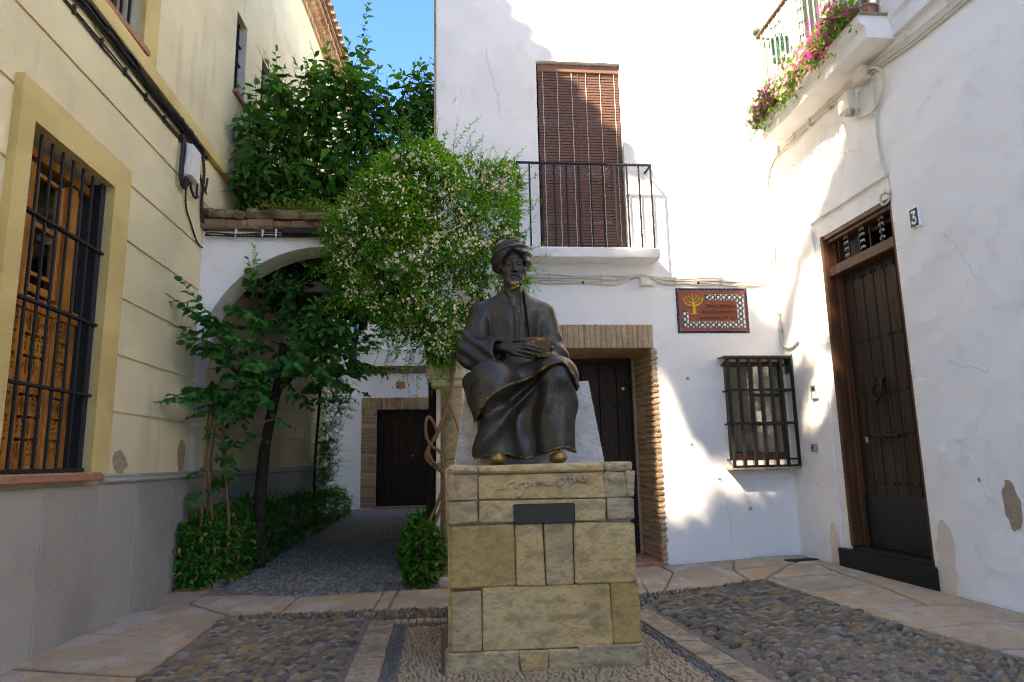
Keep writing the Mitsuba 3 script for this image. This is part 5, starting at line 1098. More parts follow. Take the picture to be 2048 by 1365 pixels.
def foliage(parent, kind, pos, d, size, mats, weights, nparts=0, score=None, name='leaf', stuff='leaves', rollsd=.5, seed=0, tone=None):
    g = np.random.default_rng(seed); n = len(pos); up = np.tile([0, 0, 1.0], (n, 1))+g.normal(0, .15, (n, 3)); R = frames(d, up, g.normal(0, rollsd, n))
    t = g.choice(len(mats), n, p=np.array(weights)/sum(weights)) if tone is None else tone
    isp = np.zeros(n, bool)
    if nparts: isp[np.argsort(-score)[:nparts]] = True
    for i in np.where(isp)[0]:
        Mx = np.eye(4); Mx[:3, :3] = R[i]*size[i]; Mx[:3, 3] = pos[i]; part(parent, name, LP[kind][i % 4], mats[t[i]], tw=Mx)
    for k in range(len(mats)):
        q = ~isp & (t == k)
        if q.any(): part(parent, stuff, place(LS[kind], pos[q], R[q], size[q]), mats[k], smooth=True, kind='stuff')
def shoots(bases, dirs, lens, step, leaf, g, droop=.35, spread=1.0, curve=.25, stem_r=.006, up_bias=0.0, ranks=False):
    """Leafy shoots: returns stem tubes and leaf positions, directions, sizes."""
    tubes, P_, D_, S_, Tp = [], [], [], [], []
    for b, d, L in zip(bases, dirs, lens):
        d = d/np.linalg.norm(d); side = g.normal(0, 1, 3); side -= d*(side @ d); side /= np.linalg.norm(side)
        t = np.linspace(0, 1, 7)[:, None]; pts = b+d*L*t+side*L*curve*t*t*g.uniform(-.5, .5)+np.array([0, 0, up_bias])*L*t*t
        tubes.append(tube(pts, np.linspace(stem_r, stem_r*.35, 7), 5, False))
        n = max(3, int(L/step)); q = spline(pts, n+1)[1:]; tg = np.gradient(q, axis=0); tg /= np.linalg.norm(tg, axis=1, keepdims=True)
        a = np.arange(n)*2.4+g.uniform(0, 6); ref = np.cross(tg, g.normal(0, 1, 3)); ref /= np.linalg.norm(ref, axis=1, keepdims=True); r2 = np.cross(tg, ref)
        out = np.cos(a)[:, None]*ref+np.sin(a)[:, None]*r2
        if ranks: h_ = np.cross(tg, [0, 0, 1.0]); h_ /= np.linalg.norm(h_, axis=1, keepdims=True)+1e-9; out = h_*np.where(np.arange(n) % 2, 1.0, -1.0)[:, None]+g.normal(0, .18, (n, 3))
        f = np.linspace(0, 1, n); dd = out*spread+tg*(.25+.9*f[:, None]**3); dd[:, 2] -= droop*(1-f**2)
        P_.append(q); D_.append(dd); S_.append(leaf*g.uniform(.6, 1.3, n)*(1-.45*f**3)*g.uniform(.8, 1.15)); Tp.append(f*0+(f > .8))
    return tubes, np.vstack(P_), np.vstack(D_), np.concatenate(S_), np.concatenate(Tp)
def nrm(a): return a/np.linalg.norm(a, axis=-1, keepdims=True)

# --- tall leafy tree behind the arch wall
g = np.random.default_rng(11)
BT = thing('leafy_tree', 'tall tree with big glossy green leaves rising behind the arch wall', 'tree')
trunk = tube(spline([[-.17, 9.4, 0], [-.165, 9.4, 1.6], [-.25, 9.45, 3.0], [-1.25, 9.9, 4.6]], 14), np.linspace(.06, .05, 14), 9)
limbs = [tube(spline([[-1.25, 9.9, 4.5], [(-1.25+x)/2, 9.7, (4.7+z)/2], [x, y, z]], 9), np.linspace(.045, .014, 9), 7) for x, y, z in ((-2.3, 9.3, 5.9), (-1.8, 9.4, 6.4), (-1.2, 9.3, 6.6), (-.6, 9.3, 6.3), (-.2, 9.4, 6.1), (-2.4, 9.2, 4.9), (-.5, 9.2, 5.0))]
part(BT, 'trunk', cat_([trunk]+limbs), 'bark', smooth=True)
CRn = 'crown'
top = lambda x: np.interp(x, [-2.7, -2.45, -2.0, -1.5, -1.1, -.7, -.25, .2], [5.7, 6.2, 6.2, 6.45, 6.35, 6.2, 6.35, 6.3])
B, D, L = [], [], []
while len(B) < 760:
    x = g.uniform(-2.72, .0); y = g.uniform(8.35, 11.2); zt = top(x)-.25*max(0, (y-10.2)); z = g.uniform(4.15, zt-.1)
    if g.random() < .55: y = g.uniform(8.35, 9.1)
    B.append([x, y, z]); out = np.array([(x+1.3)*.35*(x > -2.3), (y-9.8)*.8, .55+.5*(z-5)]); dd = out+g.normal(0, .38, 3); dd[0] = max(dd[0], -.1) if x < -2.3 else dd[0]; D.append(dd); L.append(g.uniform(.35, .7)*(.6 if x < -2.4 else 1))
for (x, z0, z1) in ((-2.5, 5.9, 6.95), (-2.67, 5.7, 6.35), (-1.95, 6.2, 6.85), (-1.72, 6.2, 7.25), (-1.78, 6.1, 7.0), (-1.22, 6.2, 8.15), (-1.30, 6.1, 7.5), (-1.05, 6.1, 7.0), (-1.45, 6.2, 7.0), (-.72, 6.0, 6.55), (-.55, 6.0, 6.55), (-.27, 6.1, 7.22), (-.20, 6.1, 6.9), (-.9, 6.1, 6.6), (-2.2, 6.0, 6.5)):
    B.append([x, 9.3, z0]); D.append([g.normal(0, .05), g.normal(0, .05), 1]); L.append(z1-z0)
tb, pos, d, size, tipf = shoots(np.array(B), np.array(D), L, .040, .165, g, droop=.45, stem_r=.006)
ok = (pos[:, 0] > -2.66) & ((pos[:, 0] < -.13) | (pos[:, 1] < 8.0)) & (pos[:, 1] > 8.30); pos, d, size, tipf = pos[ok], d[ok], size[ok], tipf[ok]
tone = np.where((tipf > .5) & (pos[:, 2] > 5.9), 3, g.choice(3, len(pos), p=[.45, .25, .3])); tone = np.where((pos[:, 2] > 6.3) & (g.random(len(pos)) < .45), 3, tone)
crown = part(BT, CRn, cat_(tb), 'green_stem', smooth=True)
foliage(crown, 'oval', pos, d, size, ['tree_leaf_a', 'tree_leaf_b', 'tree_leaf_c', 'tree_leaf_young'], None, 300, -np.linalg.norm(pos-EYE, axis=1)+.8*(pos[:, 2] > 5.5)+g.normal(0, .4, len(pos)), seed=3, tone=tone)

# --- small tree with rounded leaves at the left, before the arch
g = np.random.default_rng(12)
FT = thing('courtyard_tree', 'small dark tree with round leaves leaning out in front of the arch', 'tree')
tk = [tube(spline([[-2.28, 9.0, 0], [-2.30, 9.0, .9], [-2.24, 8.95, 1.6], [-2.1, 8.8, 2.2], [-2.0, 8.6, 2.7]], 24), np.linspace(.085, .05, 24), 10),
      tube(spline([[-2.1, 8.8, 2.15], [-1.7, 8.6, 2.5], [-1.2, 8.3, 2.75]], 14), np.linspace(.045, .015, 14), 7), tube(spline([[-2.15, 8.85, 2.0], [-2.4, 8.3, 2.3], [-2.5, 7.6, 2.45]], 14), np.linspace(.045, .014, 14), 7)]
part(FT, 'trunk', cat_(tk), 'bark', smooth=True)
B, D, L = [], [], []
while len(B) < 84:
    x, y, z = g.uniform(-2.66, -1.05), g.uniform(7.45, 8.9), g.uniform(1.75, 3.05)
    q = ((x+1.95)/.85)**2+((y-8.1)/.8)**2+((z-2.45)/.62)**2
    if q > 1: continue
    B.append([x, y, z]); D.append(np.array([(x+1.95)*1.1, (y-8.4)*.9, (z-2.5)*.25])+g.normal(0, .35, 3)*[1, 1, .4]); L.append(g.uniform(.35, .7))
# long arms seen in the photograph
arms = [((-2.3, 7.7, 2.60), (-.36, -.75, .36), 1.2), ((-2.35, 7.7, 2.4), (-.3, -.6, .10), .8), ((-2.35, 7.7, 2.05), (-.32, -.7, -.12), 1.1), ((-2.2, 7.7, 1.95), (-.1, -.6, -.25), .7), ((-2.3, 7.8, 2.0), (-.4, -.3, -.2), .55), ((-1.75, 7.75, 2.65), (.55, -.3, .12), 1.15), ((-1.6, 7.75, 2.5), (.6, -.25, .0), 1.0), ((-1.8, 7.7, 2.75), (.45, -.3, .3), 1.0), ((-2.2, 7.8, 2.7), (.25, -.1, .55), .85), ((-1.9, 7.8, 2.8), (.2, 0, .5), .65), ((-2.1, 7.7, 2.4), (.1, -.6, -.2), .55), ((-1.5, 7.8, 2.4), (.35, -.3, -.35), .6), ((-2.0, 7.75, 2.2), (.0, -.5, -.3), .6), ((-2.22, 7.8, 3.2), (.02, -.05, .8), .5)]
for b, dd, l in arms:
    for k_ in range(3): B.append(np.array(b)+g.normal(0, .05, 3)*(k_ > 0)); D.append(np.array(dd)+g.normal(0, .05, 3)); L.append(l*g.uniform(.8, 1))
for i in range(12): B.append([g.uniform(-2.6, -2.2), g.uniform(7.7, 8.0), g.uniform(1.0, 1.7)]); D.append(np.array([.1, -.2, -.2])+g.normal(0, .4, 3)); L.append(.3)
tb, pos, d, size, tipf = shoots(np.array(B), np.array(D), L, .040, .118, g, droop=.32, curve=.3, stem_r=.005, ranks=True)
ok = (pos[:, 0] > -2.70) & ~((pos[:, 1] > YA-.06) & (pos[:, 1] < YA+.44) & (np.hypot(pos[:, 0]-acx, pos[:, 2]-acz) > ar-.07) & (pos[:, 2] > 1.5)); pos, d, size, tipf = pos[ok], d[ok], size[ok], tipf[ok]
tone = g.choice(2, len(pos), p=[.55, .45]); yl = np.linalg.norm(pos-[-1.78, 7.3, 2.1], axis=1) < .16; tone[yl] = 2
crown = part(FT, 'crown', cat_(tb), 'green_stem', smooth=True)
foliage(crown, 'round', pos, d, size, ['bush_leaf_a', 'bush_leaf_b', 'bush_leaf_young'], None, 300, -np.linalg.norm(pos-EYE, axis=1)+g.normal(0, .2, len(pos)), seed=4, tone=tone)
VS = thing('vine_stems', 'thin pale woody stems climbing from the hedge in front of the cream house', 'vine')
for pts in ([[-2.55, 7.72, .1], [-2.56, 7.70, 1.0], [-2.52, 7.72, 1.7], [-2.45, 7.75, 2.2]], [[-2.48, 7.75, .1], [-2.45, 7.72, .6], [-2.52, 7.70, 1.2], [-2.54, 7.72, 1.9]], [[-2.36, 7.9, .1], [-2.34, 7.88, .7], [-2.40, 7.85, 1.25], [-2.42, 7.8, 1.9]], [[-2.5, 7.78, .1], [-2.53, 7.8, 1.2], [-2.47, 7.8, 2.1]]):
    part(VS, 'stem', tube(spline(pts, 24), np.linspace(.019, .011, 24), 7), 'vine_bark', smooth=True)
part(VS, 'branch', tube(spline([[-2.4, 7.8, 1.35], [-2.15, 7.72, 1.62], [-1.85, 7.75, 1.75]], 14), .010, 6), 'vine_bark', smooth=True)

# --- flowering jasmine over the pillar
g = np.random.default_rng(13)
JM = thing('jasmine', 'flowering jasmine bush with small white stars hanging over the pillar beside the arch', 'jasmine')
outline = sg.Polygon([(-1.32, 3.72), (-1.05, 4.15), (-.75, 4.5), (-.56, 4.68), (-.3, 4.82), (-.1, 4.82), (.05, 4.66), (.26, 4.58), (.48, 4.55), (.76, 4.62), (.84, 4.4), (.80, 4.0), (.86, 3.62), (.84, 3.38), (.92, 3.25), (.74, 3.1), (.6, 2.9), (.35, 2.55), (.15, 2.42), (-.02, 2.28), (-.2, 2.42), (-.42, 2.5), (-.62, 2.62), (-.74, 2.84), (-1.05, 2.98), (-1.18, 3.3)])
bnd = outline.bounds; N = 9000; P_ = []
while len(P_) < N:
    c = np.c_[g.uniform(bnd[0], bnd[2], 4000), g.uniform(bnd[1], bnd[3], 4000)]; c = c[shapely.contains_xy(outline, c[:, 0], c[:, 1])]
    P_ += c.tolist()
P_ = np.array(P_[:N]); dist = shapely.distance(shapely.points(P_), outline.exterior)
depth = np.minimum(.55*np.sqrt(np.clip(dist, 0, .6)/.6), .55)
lump = (meshkit.fbm(np.c_[P_[:, 0]*2.6, P_[:, 1]*2.6, P_[:, 0]*0], 3, 5)-.5)*.7
yj = 7.45-depth*g.uniform(.1, 1.0, N)**.55-lump*(dist > .1)
gap = meshkit.fbm(np.c_[P_[:, 0]*3.6, P_[:, 1]*3.6, P_[:, 0]*0+3], 3, 9) > .42
base = np.c_[P_[:, 0], yj, P_[:, 1]]; keep = (gap | (g.random(N) < .22)) & (g.random(N) < np.where(P_[:, 0] > .45, .85, 1.0)); base, dist_ = base[keep], dist[keep]
# pinnate sprigs: a short stem with paired leaflets
def sprigs(base, g, L=.13, pairs=3, leaf=.046):
    n = len(base); c = np.array([-.1, 8.0, 3.5]); d = nrm(nrm(base-c)*[.8, .9, .5]+g.normal(0, .45, (n, 3))+[0, -.25, -.25]); Ls = L*g.uniform(.6, 1.3, n)
    P, Dd, S = [], [], []; side = nrm(np.cross(d, g.normal(0, 1, (n, 3))))
    for k in range(pairs):
        p = base+d*(Ls*(.25+.28*k))[:, None]
        for s in (-1, 1): P.append(p); Dd.append(d*.7+side*s+g.normal(0, .12, (n, 3))); S.append(leaf*g.uniform(.7, 1.15, n))
    P.append(base+d*Ls[:, None]*.9); Dd.append(d); S.append(leaf*1.4*g.uniform(.8, 1.2, n))
    return np.vstack(P), np.vstack(Dd), np.concatenate(S), d, Ls
pos, d, size, sd, sl = sprigs(base, g)
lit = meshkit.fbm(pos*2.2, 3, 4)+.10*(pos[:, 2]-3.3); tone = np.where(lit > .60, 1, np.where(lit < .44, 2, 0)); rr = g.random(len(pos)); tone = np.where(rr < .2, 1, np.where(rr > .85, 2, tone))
crown = part(JM, 'twigs', cat_([tube([b, b+dd*l*.5+[0, 0, .004], b+dd*l], .0018, 3, False) for b, dd, l in zip(base[::2], sd[::2], sl[::2])]), 'green_stem')
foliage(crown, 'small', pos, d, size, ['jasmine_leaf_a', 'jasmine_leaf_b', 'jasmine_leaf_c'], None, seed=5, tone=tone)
# loose arching shoots above the outline
B, D, L = [], [], []
for x, z in ((-1.2, 4.0), (-.9, 4.3), (-.5, 4.7), (-.2, 4.8), (.0, 4.7), (.3, 4.55), (.5, 4.5), (.72, 4.55), (.8, 4.4), (.84, 4.1), (.9, 3.7), (.9, 3.5), (.92, 3.35), (.85, 3.2), (-.5, 2.5), (-.1, 2.3), (.2, 2.5), (-.65, 2.7), (-1.1, 3.0), (-1.22, 3.4), (-.3, 2.4), (.15, 4.6), (.6, 4.5), (-.72, 4.5), (-.38, 4.75)):
    for _ in range(7 if x < .4 else 3):
        o = np.array([x-(-.1), 0, (z-3.5)*.8]); B.append([x+g.normal(0, .06), 7.3+g.normal(0, .08), z+g.normal(0, .06)]); D.append(o/np.linalg.norm(o)+g.normal(0, .35, 3)+[0, -.2, .1 if z > 3.6 else -.3]); L.append(g.uniform(.16, .5 if x < .4 else .34))
tb, p2, d2, s2, tf = shoots(np.array(B), np.array(D), L, .018, .040, g, droop=.1, curve=.8, stem_r=.0025)
part(JM, 'shoots', cat_(tb), 'green_stem', kind='stuff'); foliage(crown, 'small', p2, d2, s2, ['jasmine_leaf_a', 'jasmine_leaf_b'], [.5, .5], seed=6)
# flowers: five-petalled stars and drooping cream buds and spent flowers
def star():
    V, F = [[0, 0, 0]], []
    for k_ in range(5):
        a = k_*2*np.pi/5; w = .23; i = len(V)
        V += [[.45*math.cos(a-w*1.5), .45*math.sin(a-w*1.5), .10], [math.cos(a), math.sin(a), .05], [.45*math.cos(a+w*1.5), .45*math.sin(a+w*1.5), .10]]; F += [[0, i, i+1], [0, i+1, i+2]]
    return trimesh.Trimesh(np.array(V, float), np.array(F), process=False)
STAR = star(); BUD = trimesh.Trimesh(np.array([[0, 0, 0], [.30, .20, .0], [.30, -.10, .18], [.30, -.10, -.18], [.75, .34, 0], [.75, -.17, .29], [.75, -.17, -.29], [1, 0, 0]], float), np.array([[0, 1, 2], [0, 2, 3], [0, 3, 1], [1, 4, 5], [1, 5, 2], [2, 5, 6], [2, 6, 3], [3, 6, 4], [3, 4, 1], [4, 7, 5], [5, 7, 6], [6, 7, 4]]), process=False)
front = base[(dist_ > .03)]; fm = meshkit.fbm(front*3.2, 3, 8); front = front[(fm > .42)]
sel = front[g.permutation(len(front))[:560]]; n = len(sel); fp = sel+g.normal(0, .03, (n, 3))+[0, -.125, 0]; dd = nrm(np.array([0, -1.0, .15])+g.normal(0, .45, (n, 3)))
R = frames(g.normal(0, 1, (n, 3)), dd); R = R[:, :, [0, 1, 2]]
zc = dd; xa = nrm(np.cross(zc, g.normal(0, 1, (n, 3)))); R = np.stack([xa, np.cross(zc, xa), zc], 2)
part(JM, 'blossoms', place(STAR, fp, R, g.uniform(.027, .040, n)), 'petal_white', kind='stuff')
sel = front[g.permutation(len(front))[:720]]; cl = np.repeat(sel, 5, axis=0)[:3600]; n = len(cl); bp_ = cl+g.normal(0, .030, (n, 3))+[0, -.125, 0]; bd = nrm(np.array([0, -.35, -.75])+g.normal(0, .55, (n, 3)))
Rb = frames(bd, g.normal(0, 1, (n, 3))); m_ = g.random(n) < .25
part(JM, 'buds', place(BUD, bp_[m_], Rb[m_], g.uniform(.026, .040, m_.sum())), 'petal_white', kind='stuff'); part(JM, 'spent_blossoms', place(BUD, bp_[~m_], Rb[~m_], g.uniform(.026, .042, (~m_).sum())), 'petal_cream', kind='stuff')
# woody stems with the big loop
def stem(pts, r, n=60): part(JM, 'stem', tube(spline(pts, n), r, 8), 'vine_bark', smooth=True)
stem([[.05, 7.40, 3.0], [.02, 7.38, 2.5], [.08, 7.40, 2.1], [.0, 7.37, 1.75], [-.10, 7.34, 1.5], [-.17, 7.32, 1.36], [-.06, 7.33, 1.22], [-.02, 7.36, 1.30], [-.12, 7.33, 1.40], [-.20, 7.31, 1.62], [-.175, 7.31, 1.72], [-.12, 7.33, 1.66], [-.105, 7.35, 1.5]], .017, 110)
stem([[.12, 7.40, 2.5], [.06, 7.38, 2.0], [-.05, 7.34, 1.62], [-.13, 7.33, 1.46], [-.19, 7.32, 1.33], [-.16, 7.33, 1.24], [-.06, 7.35, 1.18], [-.085, 7.37, .8], [-.10, 7.38, .1]], .018, 90)
stem([[-.14, 7.36, 1.40], [-.20, 7.33, 1.30], [-.13, 7.34, 1.21], [-.05, 7.36, 1.15], [-.07, 7.38, .7], [-.075, 7.38, .05]], .016, 60)
stem([[.02, 7.40, 1.95], [.09, 7.39, 1.75], [.14, 7.4, 1.6], [.13, 7.41, 1.35]], .009, 30); stem([[-.05, 7.38, 1.30], [.05, 7.37, 1.27], [.12, 7.38, 1.29]], .008, 20); stem([[.13, 7.40, 2.6], [.10, 7.39, 2.2], [.04, 7.38, 1.9], [.02, 7.38, 2.0]], .010, 30)

# --- pillar that carries the jasmine
PL = thing('stone_pillar', 'old stone pillar with a block capital at the corner of the white house', 'pillar')
a = np.linspace(0, 2*np.pi, 25)
prof = np.array([(.15, -.06), (.15, .06), (.135, .10), (.14, .15), (.125, .17), (.122, 1.2), (.118, 2.05), (.135, 2.10), (.14, 2.16)])
part(PL, 'shaft', trimesh.creation.revolve(prof, sections=28).apply_translation([.075, 7.60, 0]), 'pedestal_stone_b', smooth=40)
part(PL, 'capital', cat_([cbox(-.20, .22, 7.44, 7.85, 2.14, 2.42, .02, .004), cbox(-.15, .20, 7.47, 7.8, 2.06, 2.145, .02)]), 'cream_plaster')
part(PL, 'base', cat_([cbox(-.10, .24, 7.44, 7.8, .03, .10, .012, .004)]), 'brick_b'); part(PL, 'foot_stone', cbox(-.16, .26, 7.36, 7.82, -.06, .065, .03, .012), 'seat_stone')

# --- hedges
def hedge(name, label, boxfn, n, seed, dead=.0, size=.058):
    g = np.random.default_rng(seed); H = thing(name, label, 'hedge')
    pos, nr = boxfn(g, n); d = nrm(nr*.6+g.normal(0, .7, pos.shape)+[0, 0, .15]); s = size*g.uniform(.6, 1.3, len(pos)); tone = g.choice(3, len(pos), p=[.55-dead/2, .45-dead/2, dead])
    st = pos[::25]; part(H, 'twigs', cat_([tube([p-nn*.25, p-nn*.1, p], .003, 4, False) for p, nn in zip(st, nr[::25])]), 'bark', kind='stuff')
    foliage(H, 'oval', pos, d, s, ['hedge_leaf_a', 'hedge_leaf_b', 'dead_leaf'], None, seed=seed, tone=tone, stuff='leaves'); return H
def hedge_left(g, n):
    y = 7.66+np.r_[g.uniform(0, 2.3, n//2), g.uniform(2.3, 9.8, n-n//2)]; u = g.random(n); h = .66+.05*np.sin(y*2.1)+.10*(meshkit.noise(np.c_[y*2.5, y*0, y*0])-.5)-.015*(y-7.6)
    pos = np.empty((n, 3)); nr = np.zeros((n, 3)); side = u < .45; topm = (u >= .45) & (u < .8); end = u >= .8
    pos[:, 1] = y; pos[side, 0] = -2.37; pos[side, 2] = g.uniform(.07, 1, side.sum())*h[side]; nr[side, 0] = 1
    pos[topm, 0] = g.uniform(-2.72, -2.37, topm.sum()); pos[topm, 2] = h[topm]; nr[topm, 2] = 1
    pos[end, 1] = 7.66; pos[end, 0] = g.uniform(-2.74, -2.37, end.sum()); pos[end, 2] = g.uniform(.06, 1, end.sum())*.64; nr[end, 1] = -1
    rr = np.abs(g.normal(0, .055, (n, 1))); pos += (g.random((n, 1))*.9-.5)*nr*.16+nr*rr+g.normal(0, .015, (n, 3)); pos[:, 0] = np.maximum(pos[:, 0], -2.735); pos[:, 2] += .03*np.sin(pos[:, 0]*20)
    return pos, nr
hedge('hedge', 'long clipped hedge with a few dry leaves along the cream house plinth', hedge_left, 10500, 15, .06, .058)
def clump(c, r):
    def fn(g, n):
        v = nrm(g.normal(0, 1, (n, 3))); q = 1+.25*(meshkit.fbm(v*2.2+7, 3)-.5)*2; pos = np.array(c)+v*np.array(r)*(q*g.uniform(.75, 1.03, n))[:, None]; pos[:, 2] = np.maximum(pos[:, 2], .03); return pos, v
    return fn
hedge('shrub', 'small leafy green shrub at the foot of the stone pillar', clump((-.24, 7.38, .32), (.21, .22, .36)), 1300, 16, .02, .075)
hedge('shrub', 'low dark shrub behind the pillar shrub, along the wall inside the alley', clump((-.30, 9.6, .22), (.16, 1.5, .30)), 1500, 17, .0, .065)
# climbing vine at the end of the cream house in the alley
g = np.random.default_rng(18)
CV = thing('climbing_vine', 'feathery climbing vine hanging on the alley wall next to the far door', 'vine')
B, D, L = [], [], []
for i in range(330):
    z = g.uniform(.7, 3.7); w = .10+.38*np.exp(-((z-2.7)/.8)**2)+.12*np.exp(-((z-1.4)/.5)**2); B.append([-2.62+g.uniform(-.05, w), 14.6+g.uniform(-.5, .5), z]); D.append([.7+g.normal(0, .4), -.5+g.normal(0, .4), .1+g.normal(0, .4)]); L.append(g.uniform(.2, .5))
tb, pos, d, size, tf = shoots(np.array(B), np.array(D), L, .03, .075, g, droop=.2, curve=.5, stem_r=.004)
crown = part(CV, 'stems', cat_(tb+[tube(spline([[-2.6, 14.6, 0], [-2.66, 14.6, 1.4], [-2.6, 14.6, 2.8], [-2.62, 14.6, 3.7]], 20), .03, 7)]), 'bark')
foliage(crown, 'small', pos, d, size, ['jasmine_leaf_a', 'bush_leaf_b'], [.6, .4], seed=7)
# leaves overhead in the alley: the pergola's vine
g = np.random.default_rng(19)
PV2 = thing('pergola_vine', 'dense dark vine covering the pergola above the alley', 'vine')
n = 5600; pos = np.c_[g.uniform(-2.7, -.15, n), 8.35+4.0*g.random(n)**1.5, 3.82+np.abs(g.normal(0, .14, n))]; lo = g.random(n) < .18; pos[lo, 2] -= g.uniform(.05, .45, lo.sum())
d = nrm(g.normal(0, 1, (n, 3))*[1, 1, .35]); part(PV2, 'stems', cat_([tube(spline([[x, 8.4, 3.78], [x+.2, 10, 3.82], [x-.1, 12.2, 3.8]], 12), .014, 5) for x in (-2.4, -1.6, -.9, -.4)]), 'bark')
foliage(PV2, 'round', pos, d, g.uniform(.10, .17, n), ['bush_leaf_a', 'tree_leaf_c'], [.6, .4], seed=8, rollsd=1.2)
# weeds growing on the coping
g = np.random.default_rng(20)
WD = thing('coping_weeds', 'small yellow-green weeds growing on the mossy coping of the arch wall', 'weeds', kind='stuff')
n = 520; cx = g.choice([-1.55, -1.75, -1.35, -1.15, -2.0], n); pos = np.c_[cx+g.normal(0, .09, n), YA+g.normal(.02, .07, n), 4.22+np.abs(g.normal(0, .035, n))]; low = g.random(n) < .3; pos[low] += [0, -.10, -.10]
scene[WD] = ply(place(LS['small'], pos, frames(nrm(g.normal(0, .6, (n, 3))+[0, -.3, .8]), np.tile([0, 1.0, 0], (n, 1))), g.uniform(.03, .06, n)), 'moss', True)
# sprig on the arch face
B = [[-2.13, YA-.02, 3.38]]*2; tb, pos, d, size, tf = shoots(np.array(B), np.array([[-.1, -.2, 1.0], [-.05, -.25, 1.0]]), [.42, .36], .03, .055, g, droop=.0, curve=.3, stem_r=.003)
AS = thing('arch_sprig', 'slender bright green sprig sticking up against the white arch wall', 'sprig'); part(AS, 'stem', cat_(tb), 'green_stem'); foliage(AS, 'oval', pos, d, size, ['jasmine_leaf_b'], [1], seed=9)

# --- flowers and pots on the right balcony
g = np.random.default_rng(21)
def balcony_flowers(key, label, y0, y1, zc, petals, nleaf, nflow, seed, spread=(.09, .085)):
    g = np.random.default_rng(seed); K = thing(key, label, 'flowering plant')
    yy = g.uniform(y0, y1, nleaf); pos = np.c_[XB-.08+g.normal(0, spread[0], nleaf)*.7, yy, zc(yy)+g.normal(0, spread[1], nleaf)]; foliage(K, 'small', pos, nrm(g.normal(0, 1, (nleaf, 3))+[-.4, 0, .1]), g.uniform(.04, .075, nleaf), ['jasmine_leaf_b', 'hedge_leaf_b', 'tree_leaf_young'], [.4, .3, .3], seed=seed)
    yy = g.uniform(y0, y1, nflow); p = np.c_[XB-.13+g.normal(0, spread[0], nflow)*.8, yy, zc(yy)+g.normal(0, spread[1]*1.05, nflow)]; zcn = nrm(np.array([-1.0, -.25, .25])+g.normal(0, .45, (nflow, 3))); xa = nrm(np.cross(zcn, g.normal(0, 1, (nflow, 3)))); R = np.stack([xa, np.cross(zcn, xa), zcn], 2); t = g.integers(0, len(petals), nflow)
    for k_, c in enumerate(petals): part(K, 'blossoms', place(STAR, p[t == k_], R[t == k_], g.uniform(.024, .036, (t == k_).sum())), c, kind='stuff')
balcony_flowers('petunia', 'dark purple petunias spilling over the far end of the balcony', 6.85, 7.52, lambda y: 5.36+.05*np.sin(y*9), ['petal_purple', 'petal_purple', 'petal_purple'], 700, 620, 31, (.08, .085))
balcony_flowers('petunia', 'pale pink petunias spilling over the middle of the balcony edge', 6.1, 6.8, lambda y: 5.39+.05*np.sin(y*11), ['petal_rose', 'petal_pink', 'petal_rose', 'petal_white'], 800, 330, 32, (.08, .085))
balcony_flowers('petunia', 'bright magenta petunias at the near end of the balcony', 5.5, 6.15, lambda y: 5.42+.06*np.sin(y*8), ['petal_magenta', 'petal_magenta', 'petal_pink'], 800, 270, 33, (.08, .085))
for i, (y, lab) in enumerate(((7.18, 'long planter trough holding the dark purple petunias'), (6.45, 'long planter trough holding the pale pink petunias'), (5.82, 'long planter trough holding the magenta petunias'))):
    TR = thing('planter_trough', lab, 'planter'); part(TR, 'trough', cbox(XB+.03, XB+.17, y-.28, y+.28, 5.336, 5.47, .012), 'terracotta'); part(TR, 'soil', box(XB+.04, XB+.16, y-.27, y+.27, 5.465, 5.474), 'bark')
pot = np.array([(0.0, 0), (.085, 0), (.115, .20), (.125, .20), (.125, .235), (.105, .235), (.10, .20), (0, .19)])
PT = thing('flower_pot', 'green plastic flower pot hanging inside the balcony rail at its far end', 'flower pot'); part(PT, 'pot', trimesh.creation.revolve(pot*[1.0, 1.1], sections=24).apply_translation([XB+.16, 7.22, 5.98]), 'pot_green', smooth=40); part(PT, 'hook', tube([[XB+.16, 7.22, 6.2], [XB+.1, 7.22, 6.4], [XB+.02, 7.22, 6.44]], .008, 6), 'iron')
PT2 = thing('flower_pot', 'terracotta bowl on the near corner of the balcony slab', 'flower pot'); part(PT2, 'bowl', trimesh.creation.revolve(pot*[1.25, .55], sections=24).apply_translation([XB+.12, 5.6, 5.336]), 'terracotta', smooth=40); part(PT2, 'saucer', trimesh.creation.cylinder(.15, .02, sections=24).apply_translation([XB+.12, 5.6, 5.346]), 'terracotta')

# ================================================================ what stands behind the camera and throws the soft shade
NH = thing('neighbour_house', 'tall cream house across the street behind the camera', 'house')
part(NH, 'wall', box(-9.5, -.8, -6, -.9, -.1, 12.35), 'cream_plaster'); part(NH, 'cornice', box(-9.6, -.7, -6.1, -.8, 12.35, 12.5), 'yellow_plaster')
RG = thing('roof_garden', 'clipped shrubs of a roof garden on the neighbouring house behind the camera', 'shrubs')
g = np.random.default_rng(22)
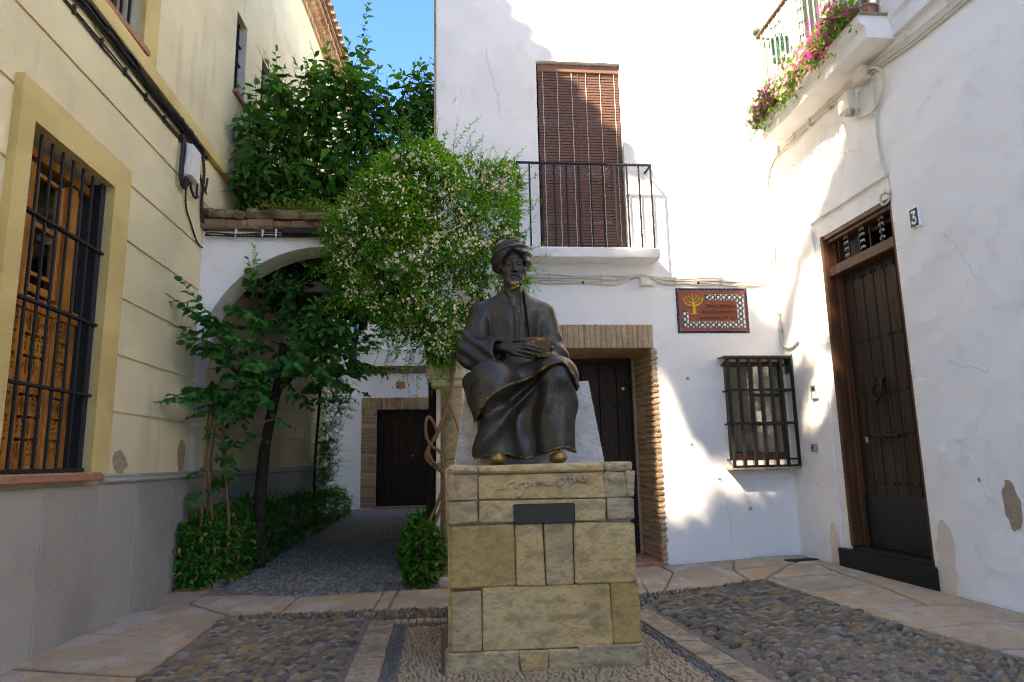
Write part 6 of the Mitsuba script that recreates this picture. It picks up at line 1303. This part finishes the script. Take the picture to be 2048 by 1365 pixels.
# shrubs stand in a row on the roof edge; gaps between them let patches of sun through
sun_gaps = [[(2.52, 1.76), (2.56, 2.0), (2.63, 2.28), (2.73, 2.19), (2.91, 1.55), (3.23, 1.15), (3.23, .82), (3.03, .56), (2.71, .39), (2.6, .46)], [(3.42, 1.17), (3.31, .97), (3.48, .76), (3.73, .81), (4.13, 1.01), (4.3, 1.12), (4.1, 1.25)],
            [(4.9, 2.58), (4.4, 2.5), (4.57, 2.0), (5.17, 1.28), (5.47, 1.28), (5.54, 2.06)], [(5.16, 1.16), (4.68, 1.32), (4.67, 1.08), (5.03, .74), (5.41, .59), (5.53, .82), (5.41, 1.0)]]
sun_gaps = shapely.union_all([sg.Polygon(q).buffer(.085) for q in sun_gaps]); shapely.prepare(sun_gaps)
topz = lambda x: np.interp(x, [-3, 2.4, 2.9, 3.23, 3.55, 3.77, 4.0, 4.2, 4.5, 4.97, 5.52, 6.2, 7, 9], [3.4, 3.4, 3.35, 3.25, 3.4, 3.28, 2.92, 2.68, 2.82, 2.82, 2.42, 2.2, 2.3, 2.7])
P_ = []
while len(P_) < 13000:
    x, z = g.uniform(.6, 8.6), g.uniform(-.3, 3.6)
    if z > topz(x)+g.normal(0, .04) or shapely.contains_xy(sun_gaps, x, z): continue
    t = 10.0+g.uniform(.0, 1.2); P_.append([x-t, YF-.9*t, z+1.21*t])
pos = np.array(P_); part(RG, 'stems', cat_([rod([x, -1.4, 12.5], [x+.1, -1.4, 14.6], .03, 6) for x in np.arange(-9, -2, .8)]), 'bark')
foliage(RG, 'round', pos, nrm(g.normal(0, 1, pos.shape)), g.uniform(.13, .20, len(pos)), ['hedge_leaf_a', 'hedge_leaf_b'], [.5, .5], seed=10, rollsd=1.5)

# dry leaves and grit lying on the paving
g = np.random.default_rng(23)
FL = thing('fallen_leaves', 'few dry fallen leaves scattered on the paving and along the walls', 'leaves', kind='stuff')
n = 150; pos = np.c_[g.uniform(-2.7, 4.1, n), g.uniform(3.8, 8.0, n), np.zeros(n)]; e = g.random(n); q = e < .35; pos[q, 1] = 7.2+np.abs(g.normal(0, .25, q.sum())); pos[q, 0] = g.uniform(-2.6, -.1, q.sum()); q = e > .8; pos[q, 0] = 4.2-np.abs(g.normal(0, .12, q.sum()))
q = ~((pos[:, 0] > -.05) & (pos[:, 0] < 1.3) & (pos[:, 1] > 4.3) & (pos[:, 1] < 5.7)); pos = pos[q]; n = len(pos); pos[:, 2] = ground_z(pos[:, 0], pos[:, 1])+.010
scene[FL] = ply(place(LS['oval'], pos, frames(nrm(g.normal(0, 1, (n, 3))*[1, 1, .1]), np.tile([0, 0, 1.0], (n, 1))), g.uniform(.02, .055, n)), 'dead_leaf', True)
